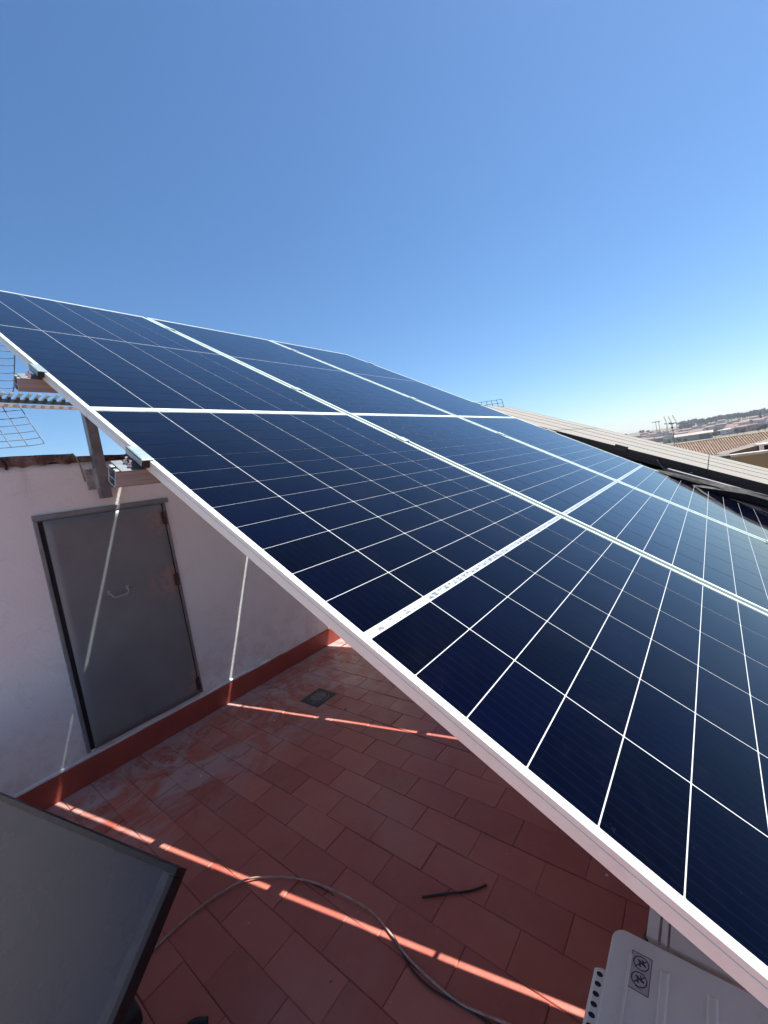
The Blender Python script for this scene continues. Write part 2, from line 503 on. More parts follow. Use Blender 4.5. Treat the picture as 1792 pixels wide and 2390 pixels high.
# ------------------------------------------------------------------ terrace floor
TX0, TX1, TY0, TY1 = -3.4, 3.58, -4.6, 3.9
m = MB().box((TX0, TY0, -7.6), (TX1, TY1, -0.0036))
terrace = tag(m.build('terrace_floor', M['grout']), kind='structure')
PX, PY = 0.1490, 0.2930
X0T = -0.002
def tile_mesh():
    a, b = PX / 2 - 0.0012, PY / 2 - 0.0012
    i = 0.0026
    v = [(-a,-b,-0.02),(a,-b,-0.02),(a,b,-0.02),(-a,b,-0.02),
         (-a,-b,-0.0016),(a,-b,-0.0016),(a,b,-0.0016),(-a,b,-0.0016),
         (-a+i,-b+i,0),(a-i,-b+i,0),(a-i,b-i,0),(-a+i,b-i,0)]
    f = [(0,3,2,1),(8,9,10,11)]
    for k in range(4):
        k2 = (k + 1) % 4
        f += [(k, k2, k2 + 4, k + 4), (k + 4, k2 + 4, k2 + 8, k + 8)]
    return v, f
tv, tf = tile_mesh()
tme = bpy.data.meshes.new('tile')
tme.from_pydata(tv, [], tf)
tme.materials.append(M['tile'])
rest = MB()
cand = []
for i in range(-22, 29):
    for j in range(-16, 8):
        cx = X0T + PX * (i + 0.5)
        cy = 0.522 + (0.1465 if i % 2 == 0 else 0.0) + PY * (j + 0.5)
        if cx < TX0 + .1 or cx > TX1 - .1 or cy < TY0 + .17 or cy > 1.90: continue
        cand.append((cx, cy))
def tile_score(c):
    p = Vector((c[0], c[1], 0)) - CAM
    zc = p.dot(FWD)
    if zc < 0.15: return 1e9
    x = PW_/2 + FPX * p.dot(RIGHT) / zc; y = PH_/2 + FPX * p.dot(DOWN) / zc
    if x < -150 or x > 1950 or y > 2560: return 1e6 + p.length
    if y < 0.868 * x + 700: return 1e5 + p.length         # hidden by the near panels
    return p.length
cand.sort(key=tile_score)
for n_, (cx, cy) in enumerate(cand):
    dz = random.uniform(-0.0014, 0.0006)
    ma = (Matrix.Translation((cx + random.uniform(-.001, .001), cy + random.uniform(-.0012, .0012), dz)) @
          Matrix.Rotation(random.uniform(-.004, .004), 4, 'X') @ Matrix.Rotation(random.uniform(-.006, .006), 4, 'Y') @
          Matrix.Rotation(random.uniform(-.005, .005), 4, 'Z'))
    if n_ < 290:
        o = bpy.data.objects.new('tile', tme)
        COL.objects.link(o)
        o.parent = terrace
        o.matrix_basis = ma
    else:
        rest.add([ma @ Vector(v) for v in tv], tf)
tag(rest.build('tile_field', M['tile'], terrace), kind='stuff')

# ------------------------------------------------------------------ rooftop shed with door
shed = empty('rooftop_shed', (1.0, WALL_Y, 0), 'low white rendered rooftop shed with red skirting below the panels', 'shed')
def wavy_wall(x0, x1, z0, z1, y, nx, nz):
    """front skin of the wall with a hand-trowelled surface"""
    m = MB(); vs_ = []; fs = []
    for j in range(nz + 1):
        for i in range(nx + 1):
            x = x0 + (x1 - x0) * i / nx; z = z0 + (z1 - z0) * j / nz
            d = 0.006 * mnoise.noise(Vector((x * 2.1, z * 2.1, 1.7))) + 0.002 * mnoise.noise(Vector((x * 8, z * 8, 4.2)))
            vs_.append((x, y - abs(d) * (0 if j in (0, nz) else 1), z))
    for j in range(nz):
        for i in range(nx):
            a = j * (nx + 1) + i
            fs.append((a, a + 1, a + nx + 2, a + nx + 1))
    b = len(vs_)
    vs_ += [(x0, TY1 - .1, z0), (x1, TY1 - .1, z0), (x1, TY1 - .1, z1), (x0, TY1 - .1, z1)]
    A, B_, C_, D_ = 0, nx, (nz + 1) * (nx + 1) - 1, nz * (nx + 1)
    fs += [(b + 1, b, b + 3, b + 2),
           tuple(list(range(B_, -1, -1)) + [b, b + 1]),
           tuple(list(range(D_, C_ + 1)) + [b + 2, b + 3]),
           tuple([j * (nx + 1) for j in range(nz + 1)] + [b + 3, b]),
           tuple([j * (nx + 1) + nx for j in range(nz, -1, -1)] + [b + 1, b + 2])]
    return m.add(vs_, fs)
WTOP = 2.075
wavy_wall(-3.2, 3.55, 0.0, WTOP, WALL_Y, 150, 46).build('wall', M['wall'], shed, smooth=False)
for p in shed.children[0].data.polygons: p.use_smooth = len(p.vertices) == 4 and abs(p.normal.y) > 0.6
# coping, broken mortar and brick
def coping(x0, x1, z0, z1, name, depth):
    m = MB(); n_ = max(8, int((x1 - x0) / 0.018)); vs_ = []; fs = []
    prof = [(-0.001, 0), (-0.014, 0.010), (-0.017, 0.6), (-0.010, 1.0), (depth, 1.0), (depth, 0)]
    for i in range(n_ + 1):
        x = x0 + (x1 - x0) * i / n_
        for k, (dy, h) in enumerate(prof):
            z = z0 + (z1 - z0) * h
            j = 0.0
            if k < 3:
                z += 0.022 * mnoise.noise(Vector((x * 14, k * 0.6, z0 * 9))) + 0.010 * mnoise.noise(Vector((x * 55, k, 2)))
                j = 0.010 * mnoise.noise(Vector((x * 20, k * 1.3, 7)))
            elif k == 3:
                z += 0.004 * mnoise.noise(Vector((x * 9, 1, 3)))
            vs_.append((x, WALL_Y + dy + j, z))
    K = len(prof)
    for i in range(n_):
        for k in range(K):
            k2 = (k + 1) % K
            fs.append((i*K + k, (i+1)*K + k, (i+1)*K + k2, i*K + k2))
    fs += [tuple(range(K)), tuple(n_*K + k for k in range(K - 1, -1, -1))]
    m.add(vs_, fs)
    return m.build(name, M['coping'], shed)
coping(-3.2, 0.452, WTOP, 2.134, 'coping', 0.34)
coping(0.456, 3.55, WTOP, 2.112, 'coping', 0.34)
# skirting and its plaster bead
m = MB(); vs_ = []; fs = []
prof = [(-0.013, 0.0), (-0.013, 0.150), (-0.010, 0.160), (0.01, 0.165), (0.01, 0.0)]
n_ = 220
for i in range(n_ + 1):
    x = -3.2 + 6.75 * i / n_
    for k, (dy, z) in enumerate(prof):
        j = 0.005 * mnoise.noise(Vector((x * 5, z * 9, 2.2)))
        vs_.append((x, WALL_Y + dy + (j if k < 3 else 0), z + (0.006 * mnoise.noise(Vector((x * 12, 0, 5))) if 0 < k < 4 else 0)))
K = len(prof)
for i in range(n_):
    for k in range(K):
        k2 = (k + 1) % K
        fs.append((i*K + k, (i+1)*K + k, (i+1)*K + k2, i*K + k2))
m.add(vs_, fs).build('skirting', M['skirt'], shed, smooth=False)
pts = [(x * 0.05, WALL_Y - 0.004 + 0.003 * mnoise.noise(Vector((x * .31, 1, 1))), 0.170 + 0.005 * mnoise.noise(Vector((x * .22, 3, 1)))) for x in range(-62, 33)]
MB().tube(pts, 0.0125, 8).build('plaster_bead', M['wall'], shed, smooth=True)

def wl(px, py, off=0.0):
    p = on_wall(px, py, off); return p.x, p.z
# door (leaf slightly proud, dark open joint on the left)
DL, DR, DB, DT = 0.200, 0.925, 0.205, 1.722
fr = MB()
fr.box((0.165, WALL_Y - 0.020, DT + 0.006), (0.985, WALL_Y + 0.02, DT + 0.042))
fr.box((0.166, WALL_Y - 0.018, DB - 0.01), (0.187, WALL_Y + 0.02, DT + 0.004))
fr.box((0.938, WALL_Y - 0.014, DB - 0.005), (0.960, WALL_Y + 0.02, DT + 0.004))
frame = fr.build('door_frame', M['doorframe'], shed, bevel=0.004)
MB().box((0.1875, WALL_Y - 0.0085, DB), (0.937, WALL_Y + 0.01, DT + 0.002)).build('door_recess', M['dark'], shed)
door = MB()
nx, nz = 16, 30
vs_ = []; fs = []
for side, y in ((0, WALL_Y - 0.024), (1, WALL_Y - 0.010)):
    for j in range(nz + 1):
        for i in range(nx + 1):
            x = DL + 0.012 + (DR - DL - 0.012) * i / nx; z = DB + (DT - DB) * j / nz
            e = 0.0035 * mnoise.noise(Vector((x * 3.2, z * 2.2, 9.1))) if side == 0 else 0
            vs_.append((x, y + e, z))
S = (nx + 1) * (nz + 1)
for j in range(nz):
    for i in range(nx):
        a = j * (nx + 1) + i
        fs.append((a, a + 1, a + nx + 2, a + nx + 1))
        fs.append((S + a, S + a + nx + 1, S + a + nx + 2, S + a + 1))
for i in range(nx):
    fs.append((i, S + i, S + i + 1, i + 1)); a = nz * (nx + 1) + i; fs.append((a, a + 1, S + a + 1, S + a))
for j in range(nz):
    a = j * (nx + 1); b = a + nx + 1; fs.append((a, b, S + b, S + a)); a += nx; b += nx; fs.append((a, S + a, S + b, b))
leaf = door.add(vs_, fs).build('door', M['door'], shed, smooth=True)
for p in leaf.data.polygons: p.use_smooth = abs(p.normal.y) > 0.9
hx0, hz0 = wl(251, 1384); hx1, hz1 = wl(293, 1366)
yb = WALL_Y - 0.024
h = spline([(hx0, yb, hz0), (hx0 + .002, yb - .028, hz0 - .004), (hx0 + .016, yb - .036, hz0 - .03), ((hx0 + hx1)/2, yb - .038, hz0 - .034),
            (hx1 - .016, yb - .036, hz0 - .028), (hx1 - .002, yb - .028, hz0 - .002), (hx1, yb, hz0 + .002)], 5)
hd = MB().tube(h, 0.0048, 8)
hd.box((hx0 - .009, yb - .004, hz0 - .014), (hx0 + .009, yb, hz0 + .016)); hd.box((hx1 - .009, yb - .004, hz0 - .012), (hx1 + .009, yb, hz0 + .018))
hd.build('handle', M['bracket'], leaf, smooth=False)
for hz in (1.615, 1.135, 0.285):
    k = MB().tube([(DR + .010, yb - .002, hz - .05), (DR + .010, yb - .002, hz + .05)], 0.008, 10)
    k.box((DR - .014, yb - .002, hz - .045), (DR + .010, yb + .006, hz + .045))
    k.build('hinge', M['rust'], leaf)

# cables on the shed
black = MB().tube(spline([on_wall(-60, 1055, -.01), on_wall(-18, 1066, -.03), on_wall(3, 1075, -.035), on_wall(12, 1087, -.02), on_wall(15, 1096, -0.004)], 8), 0.008, 8)
tag(black.build('cable', M['blackcable'], smooth=True), 'short black cable hooked over the top left edge of the white shed wall', 'cable')
gc = MB().tube(spline([on_wall(168, 1060, .03), on_wall(176, 1066, -.018), on_wall(184, 1080, -.010), on_wall(192, 1105, -.006), on_wall(198, 1124, -.006)], 8), 0.0042, 8)
tag(gc.build('cable', M['greycable'], smooth=True), 'thin grey cable running down the shed wall beside the post', 'cable')

# ------------------------------------------------------------------ solar array
TH = math.radians(30.6877)
PW, PL, G, RG = 1.134, 2.278, 0.030, 0.004
CT, ST = math.cos(TH), math.sin(TH)
ROT = Matrix.Rotation(TH, 4, 'X')
AORG = Matrix.Translation((0, 0, SH)) @ ROT          # local: x = across, y = up the slope, z = normal
def A(u, v, h=0.0): return AORG @ Vector((u, -v, h))

FH, LIP = 0.030, 0.0125
def frame_mesh():
    m = MB()
    for (za, zb, ins) in ((-0.0095, 0.0, 0.0), (-FH, -0.0104, 0.0004)):
        L = LIP - ins
        m.box((ins, ins, za), (LIP, PL - ins, zb)); m.box((PW - LIP, ins, za), (PW - ins, PL - ins, zb))
        m.box((LIP, ins, za), (PW - LIP, LIP, zb)); m.box((LIP, PL - LIP, za), (PW - LIP, PL - ins, zb))
    m.box((0.0012, 0.0012, -0.0106), (LIP - .001, PL - 0.0012, -0.0093)); m.box((PW - LIP + .001, .0012, -0.0106), (PW - .0012, PL - .0012, -0.0093))
    m.box((LIP - .001, 0.0012, -0.0106), (PW - LIP + .001, LIP - .001, -0.0093)); m.box((LIP - .001, PL - LIP + .001, -0.0106), (PW - LIP + .001, PL - .0012, -0.0093))
    # inner bottom flange
    m.box((LIP, LIP, -FH), (0.03, PL - LIP, -FH + .002)); m.box((PW - .03, LIP, -FH), (PW - LIP, PL - LIP, -FH + .002))
    return m
CELL_W, CELL_H, CP, RP = 0.1809, 0.0911, 0.184, 0.093
def cell_mesh():
    m = MB(); a, b = CELL_W / 2, CELL_H / 2; c = 0.0012
    o = [(-a + c, -b), (a - c, -b), (a, -b + c), (a, b - c), (a - c, b), (-a + c, b), (-a, b - c), (-a, -b + c)]
    vs_ = [(x, y, -0.0003) for x, y in o] + [(x, y, 0.0003) for x, y in o]
    f = [tuple(range(8, 16))] + [(k, (k+1) % 8, (k+1) % 8 + 8, k + 8) for k in range(8)]
    return m.add(vs_, f)
LABELS = {(0, 0): 'nearest solar panel of the lower row, its edge crossing above the terrace floor',
          (1, 0): 'middle solar panel of the lower row with dark blue cells',
          (2, 0): 'farthest solar panel of the lower row, next to the neighbouring dusty panels',
          (0, 1): 'nearest solar panel of the upper row, cut off by the left picture edge',
          (1, 1): 'middle solar panel of the upper row against the sky',
          (2, 1): 'farthest solar panel of the upper row, at the peak against the sky'}
def make_panel():
    root = empty('solar_panel', (0, 0, 0))
    frame_mesh().build('frame', M['alu'], root, bevel=0.0007, seg=1, local=True)
    MB().box((0.011, 0.011, -0.0065), (PW - 0.011, PL - 0.011, -0.0026)).build('backsheet', M['back'], root, local=True)
    rb = MB()
    y = PL / 2
    rb.box((0.017, y - 0.0052, -0.0024), (PW - 0.017, y + 0.0052, -0.0022))
    rb.build('ribbon', M['ribbon'], root, local=True)
    jb = MB()
    for x in (0.25, 0.567, 0.88): jb.box((x - .035, y - .05, -.024), (x + .035, y + .05, -.0066))
    jb.build('junction_box', M['blackplastic'], root, local=True)
    first = None
    for i in range(6):
        for j in range(24):
            cx = 0.016 + CP * i + 0.091
            yy = (0.016 + RP * j if j < 12 else 0.016 + 12 * RP - 0.002 + 0.018 + RP * (j - 12)) + 0.0455
            if first is None:
                first = cell_mesh().build('cell', M['cell'], root, local=True); c = first
            else:
                c = first.copy(); COL.objects.link(c); c.parent = root
            c.location = (cx, yy, -0.0022)
    return root
def copy_tree(o, parent=None):
    c = o.copy(); COL.objects.link(c)
    c.parent = parent
    for ch in list(o.children): copy_tree(ch, c)
    return c
proto = make_panel()
kk = 0
for row in (0, 1):
    for col in range(3):
        o = proto if kk == 0 else copy_tree(proto)
        kk += 1
        u0 = col * (PW + G)
        v0 = RG / 2 + PL if row == 0 else -RG / 2
        o.matrix_basis = Matrix.Translation(A(u0, v0)) @ ROT
        tag(o, LABELS[(col, row)], 'solar panel', 'solar panels of the tilted array')
        if (col, row) == (0, 1):          # tiny printed mark on the frame side
            lb = MB()
            x_ = 0.385
            for k in range(9):
                wd = random.choice((0.003, 0.005, 0.007))
                lb.box((-0.0004, x_, -0.0225 + random.uniform(0, .003)), (0.0006, x_ + wd, -0.0155 - random.uniform(0, .003)))
                x_ += wd + 0.002
            lb.build('printed_mark', M['print'], o, local=True)
        if (col, row) == (1, 1):          # unseen box added in the gap to interrupt the light stripe
            MB().box((-0.032, 1.372, -.062), (0.004, 1.518, -.034)).build('stripe_block', M['blackplastic'], o, bevel=.004, local=True)
        if (col, row) == (0, 0):          # lead that crosses the gap below the middle of the row
            lc = MB().tube(spline([(0.9, 1.17, -.03), (1.05, 1.19, -.045), (1.149, 1.185, -.04), (1.25, 1.19, -.045), (1.4, 1.17, -.03)], 6), 0.009, 8)
            lc.build('lead', M['blackcable'], o, local=True)

# mounting rails with clamps
UEND = 3 * PW + 2 * G
def make_rail(v, label):
    r = empty('mounting_rail', A(0, v, -FH - .045), label, 'rail', 'rails carrying the solar panels')
    def B_(m, name, mat, par=None, bev=0.0):
        m.v = [tuple(AORG @ Vector((x, -v + y, z))) for x, y, z in m.v]
        return m.build(name, mat, par or r, bevel=bev)
    m = MB(); z1 = -FH - 0.001; z0 = z1 - 0.045; a, b = -0.068, UEND + 0.07
    hw = 0.020
    m.box((a, -hw, z0), (b, hw, z0 + .0025))                       # base web
    m.box((a, -hw, z0), (b, -hw + .003, z1)); m.box((a, hw - .003, z0), (b, hw, z1))    # side walls
    m.box((a, -hw, z1 - .0025), (b, -hw + .014, z1 + .0003)); m.box((a, hw - .014, z1 - .0025), (b, hw, z1 + .0003))
    m.box((a, -hw + .003, z0 + .018), (b, hw - .003, z0 + .0205))
    m.box((a, -hw - .0014, z0 + .012), (b, -hw, z0 + .0145)); m.box((a, -hw - .0014, z0 + .03), (b, -hw, z0 + .032))
    B_(m, 'rail', M['rail'], None, 0.0006)
    for (x, sgn, nm) in ((0.0, -1, 'end_clamp'), (UEND, 1, 'end_clamp')):
        c = MB()
        lo, hi = (x - 0.020, x + 0.010) if sgn < 0 else (x - .010, x + .020)
        c.box((lo, -0.045, 0.0012), (hi, 0.045, 0.0050))
        xo = x - 0.020 if sgn < 0 else x + .015
        c.box((xo, -0.045, -0.012), (xo + 0.005, 0.045, 0.0050))
        e = B_(c, nm, M['rail'], None, 0.0008)
        d = MB().box((x - .019 if sgn < 0 else x + .001, -0.0462, -0.017), (x - .001 if sgn < 0 else x + .019, 0.0462, 0.0008))
        B_(d, 'black_cap', M['blackplastic'], e)
        pl = MB().box((x - 0.058 if sgn < 0 else x + .002, -0.030, z1 + .0006), (x - .002 if sgn < 0 else x + .058, 0.034, z1 + .0032))
        B_(pl, 'slide_plate', M['galv'], e)
        bo = MB()
        for yy in (-.010, .014):
            bo.tube([(x + sgn * .030, yy, z1 + .003), (x + sgn * .030, yy, z1 + .011)], 0.0065, 6)
            bo.tube([(x + sgn * .030, yy, z1 + .011), (x + sgn * .030, yy, z1 + .020)], 0.0032, 8)
        B_(bo, 'bolt', M['bolt'], e)
    for x in (PW + G / 2, 2 * PW + 1.5 * G):
        c = MB().box((x - .0235, -.025, .0012), (x + .0235, .025, .0042)); c.box((x - .012, -.025, -.028), (x + .012, .025, .0012))
        B_(c, 'mid_clamp', M['rail'])
    return r
make_rail(-1.865, 'topmost mounting rail hidden under the upper row of panels')
make_rail(-0.415, 'aluminium rail end sticking out under the upper row of panels')
make_rail(0.362, 'aluminium rail end with bolted clamp above the grey door')
make_rail(1.90, 'lowest mounting rail hidden under the lower row of panels')

# wall post (visible) and its hidden companions
def sloped_beam(u, label):
    m = MB().bar(A(u, -2.12, -.107), A(u, 2.12, -.107), 0.05, 0.06, up=A(0, 0, 1) - A(0, 0, 0))
    tag(m.build('support_beam', M['galv'], bevel=.002), label, 'beam', 'beams under the panels')
sloped_beam(0.56, 'steel beam sloping under the panels above the wall post')
sloped_beam(2.9, 'steel beam sloping under the far panels')
def wall_post(x, label):
    r = empty('support_post', (x, WALL_Y - .07, 1.80), label, 'post', 'posts carrying the panels')
    y1 = WALL_Y - 0.030; y0 = y1 - 0.062
    ztop = A(0, -(y1) / CT, -.14).z - .10
    z0 = on_wall(240, 1163, -.06).z
    m = MB(); hw = .031
    m.box((x - hw, y0, z0), (x + hw, y0 + .0035, ztop)); m.box((x - hw, y1 - .0035, z0), (x + hw, y1, ztop))
    m.box((x - hw, y0 + .0035, z0), (x - hw + .0035, y1 - .0035, ztop)); m.box((x + hw - .0035, y0 + .0035, z0), (x + hw, y1 - .0035, ztop))
    m.build('tube', M['galv'], r, bevel=.002)
    MB().box((x - hw + .0035, y0 + .0035, z0 + .003), (x + hw - .0035, y1 - .0035, z0 + .008)).build('end_cap', M['dark'], r)
    zb0, zb1 = 1.885, 2.022
    for s in (-1, 1):
        b = MB(); xa, xb = sorted((x + s * .0335, x + s * .076))
        b.box((xa, WALL_Y - .0125, zb0), (xb, WALL_Y - .0075, zb1)); xc, xd = sorted((x + s * .0312, x + s * .0352))
        b.box((xc, y0 + .006, zb0), (xd, WALL_Y - .0075, zb1))
        bk = b.build('bracket', M['bracket'], r, bevel=.0025)
        for zz in (zb0 + .022, zb1 - .022):
            MB().tube([(x + s * .058, WALL_Y - .0128, zz), (x + s * .058, WALL_Y - .021, zz)], .0075, 6).build('bolt', M['bolt'], bk)
    return r
wall_post(0.566, 'grey steel post bracketed to the shed wall above the door')
wall_post(2.9, 'steel post on the shed wall under the far panels')
for u in (1.35, 2.9):
    p = A(u, 1.86, -.14)
    r = empty('support_post', (p.x, p.y, 0), 'short steel post under the low end of the panels', 'post', 'posts carrying the panels')
    MB().box((p.x - .025, p.y - .025, .006), (p.x + .025, p.y + .025, p.z - .02)).build('tube', M['galv'], r, bevel=.002)
    MB().box((p.x - .06, p.y - .06, .0006), (p.x + .06, p.y + .06, .006)).build('base_plate', M['galv'], r)

# ------------------------------------------------------------------ drain
dc = on_floor(743, 1628)
dr = empty('floor_drain', (dc.x, dc.y, 0), 'square dark floor drain with slotted round grate', 'drain')
a = .105
m = MB(); m.box((dc.x - a, dc.y - a, -.003), (dc.x + a, dc.y + a, .0035)); m.build('plate', M['castiron'], dr, bevel=.002)
m = MB(); N = 40
ring = lambda R_, z: [(dc.x + R_ * math.cos(2*math.pi*k/N), dc.y + R_ * math.sin(2*math.pi*k/N), z) for k in range(N)]
m.add(ring(.088, .0036) + ring(.085, .008) + ring(.062, .008), [tuple((i*N + k, i*N + (k+1) % N, (i+1)*N + (k+1) % N, (i+1)*N + k)) for i in (0, 1) for k in range(N)])
m.add(ring(.062, .008) + ring(.058, .0095), [(k, (k+1) % N, N + (k+1) % N, N + k) for k in range(N)] + [tuple(N + k for k in range(N))])
m.build('grate', M['grate'], dr)
for k in range(18):
    c = 2 * math.pi * k / 18
    MB().box((.064, -.0062, .0070), (.081, .0062, .0086), Matrix.Translation((dc.x, dc.y, 0)) @ Matrix.Rotation(c, 4, 'Z')).build('slot', M['dark'], dr)

# ------------------------------------------------------------------ cables and bits on the floor
cp = [(150, 2330), (250, 2290), (335, 2235), (450, 2130), (560, 2060), (640, 2048), (720, 2058), (800, 2090), (870, 2130), (912, 2180), (950, 2232), (1010, 2290), (1080, 2345), (1180, 2388), (1290, 2440)]
pts = [on_floor(x, y, .008) for x, y in cp]
for i, p in enumerate(pts): p.z = .0075 + (.004 if 3 < i < 8 else 0)
tag(MB().tube(spline(pts, 9), 0.0039, 10).build('cable', M['cable'], smooth=True), 'long brown cable looping across the red tiles', 'cable')
cp = [(912, 2176), (930, 2205), (958, 2258), (1005, 2306), (1060, 2338), (1130, 2380), (1230, 2450)]
tag(MB().tube(spline([on_floor(x, y, .005) for x, y in cp], 9), 0.0032, 8).build('cable', M['blackcable'], smooth=True), 'thin dark wire lying beside the long brown cable', 'cable')
cp = [(985, 2094), (1030, 2087), (1085, 2081), (1112, 2075), (1135, 2065)]
tag(MB().tube(spline([on_floor(x, y, .005) for x, y in cp], 6), 0.0042, 8).build('cable_tie', M['blackcable'], smooth=True), 'short black bent strip lying alone on the tiles', 'strip')
cp = [(690, 2045), (730, 2062), (768, 2082), (778, 2090)]
tag(MB().tube(spline([on_floor(x, y, .003) for x, y in cp], 5), 0.0018, 6).build('wire_scrap', M['blackcable'], smooth=True), 'scrap of thin wire crossing under the top of the cable loop', 'wire')
def pebble(px, py, r, label, mat='chip'):
    c = on_floor(px, py); bm = bmesh.new(); bmesh.ops.create_icosphere(bm, subdivisions=1, radius=r)
    for v in bm.verts:
        v.co *= 0.7 + 0.6 * random.random(); v.co.z = max(v.co.z * .6, -r * .4)
    me = bpy.data.meshes.new('plaster_chip'); bm.to_mesh(me); bm.free(); me.materials.append(M[mat])
    o = bpy.data.objects.new('plaster_chip', me); COL.objects.link(o); o.location = (c.x, c.y, r * .42)
    tag(o, label, 'chip', 'plaster chips on the tiles')
pebble(812, 1608, .008, 'small pale plaster chip right of the drain')
pebble(640, 1683, .007, 'small pale plaster chip below the light stripe near the wall')
pebble(766, 1524, .007, 'small pale plaster chip on the floor near the far end of the skirting')
pebble(469, 1814, .012, 'pale plaster flake on the dusty tiles between door and cable')
pebble(1416, 2044, .006, 'tiny pale chip beside the panel edge above the outdoor unit')
pebble(771, 2288, .007, 'brown pebble on the tiles inside the cable loop', 'cable')
pebble(806, 1656, .008, 'dark pebble below the drain', 'rust')

# ------------------------------------------------------------------ outdoor air conditioning unit
ZT = SH - 1.5
yl = on_floor(1422, 2210, ZT).y
AX0, AX1, AY0, AY1 = -0.30, on_floor(1450, 2166, ZT).x + 0.002, yl - 0.31, yl
ac = empty('outdoor_unit', ((AX0 + AX1)/2, (AY0 + AY1)/2, 0), 'beige outdoor air conditioning unit with warning sticker at lower right', 'air conditioner')
def rrect(x0, x1, y0, y1, r, n=6):
    out = []
    for cx, cy, a0 in ((x1 - r, y1 - r, 0), (x0 + r, y1 - r, 90), (x0 + r, y0 + r, 180), (x1 - r, y0 + r, 270)):
        for k in range(n + 1):
            c = math.radians(a0 + 90 * k / n); out.append((cx + r * math.cos(c), cy + r * math.sin(c)))
    return out
def extr(prof, zs, insets=None, cx=0, cy=0):
    pass
m = MB()
o_ = rrect(AX0, AX1, AY0, AY1, .028); i_ = rrect(AX0 + .006, AX1 - .006, AY0 + .006, AY1 - .006, .024)
N = len(o_)
m.add([(x, y, ZT - .035) for x, y in o_] + [(x, y, ZT - .006) for x, y in o_] + [(x*.5 + X*.5 if False else x, y, ZT - .0017) for (x, y), (X, Y) in zip(rrect(AX0 + .0018, AX1 - .0018, AY0 + .0018, AY1 - .0018, .027), i_)] + [(x, y, ZT) for x, y in i_],
      [(r_*N + k, r_*N + (k+1) % N, (r_+1)*N + (k+1) % N, (r_+1)*N + k) for r_ in range(3) for k in range(N)] + [tuple(3*N + k for k in range(N)), tuple(range(N - 1, -1, -1))])
lid = m.build('top_cover', M['ac'], ac)
for (ya, yb_) in ((-1.278, -1.270), (-1.296, -1.2915), (-1.358, -1.350), (-1.378, -1.372)):
    pass
for yr, wd in ((AY1 - .043, .0035), (AY1 - .108, .010), (AY1 - .190, .011), (AY1 - .268, .010)):
    rb = MB()
    rb.add([(AX0 + .05, yr - wd, ZT - .001), (AX1 - .045, yr - wd, ZT - .001), (AX1 - .045, yr + wd, ZT - .001), (AX0 + .05, yr + wd, ZT - .001),
            (AX0 + .055, yr - wd*.5, ZT + .0030), (AX1 - .052, yr - wd*.5, ZT + .0030), (AX1 - .052, yr + wd*.5, ZT + .0030), (AX0 + .055, yr + wd*.5, ZT + .0030)],
           [(4,5,6,7),(0,1,5,4),(1,2,6,5),(2,3,7,6),(3,0,4,7)])
    rb.build('rib', M['ac'], lid)
body = MB(); bo = rrect(AX0 + .004, AX1 - .004, AY0 + .004, AY1 - .004, .026)
body.add([(x, y, .055) for x, y in bo] + [(x, y, ZT - .033) for x, y in bo], [(k, (k+1) % N, N + (k+1) % N, N + k) for k in range(N)] + [tuple(range(N - 1, -1, -1)), tuple(N + k for k in range(N))])
body.build('casing', M['ac'], ac)
for x in (AX0 + .12, AX1 - .12):
    MB().box((x - .03, AY0 - .01, .0), (x + .03, AY1 + .01, .056)).build('foot', M['blackplastic'], ac, bevel=.004)
# coil guard with a row of openings along the left edge
GX1 = on_floor(1402, 2252, ZT).x
gd = MB()
prof = [(AY1 - .004, ZT - .002), (AY1 + .014, ZT - .003), (AY1 + .022, ZT - .010), (AY1 + .024, ZT - .022), (AY1 + .024, .09), (AY1 - .004, .09)]
K = len(prof)
gd.add([(AX0 + .06, y, z) for y, z in prof] + [(GX1 - .006, y, z) for y, z in prof] + [(GX1, (y - AY1) * .6 + AY1, z - .004) for y, z in prof],
       [(i*K + k, i*K + (k+1) % K, (i+1)*K + (k+1) % K, (i+1)*K + k) for i in (0, 1) for k in range(K)] + [tuple(range(K)), tuple(2*K + k for k in range(K - 1, -1, -1))])
guard = gd.build('coil_guard', M['ac'], ac)
x = GX1 - .018
n_ = 0
while x > AX0 + .08 and n_ < 30:
    s = MB(); R_ = .0048; nn = 12
    vs_ = [(x + R_ * math.cos(2*math.pi*k/nn), AY1 + .008 + .0065 * math.sin(2*math.pi*k/nn), ZT - .0017) for k in range(nn)]
    vs_ += [(v[0], v[1], ZT - .0045) for v in vs_]
    s.add(vs_, [tuple(range(nn)), tuple(range(2*nn - 1, nn - 1, -1))] + [(k, nn + k, nn + (k+1) % nn, (k+1) % nn) for k in range(nn)])
    s.build('guard_opening', M['dark'], guard)
    x -= .0205; n_ += 1
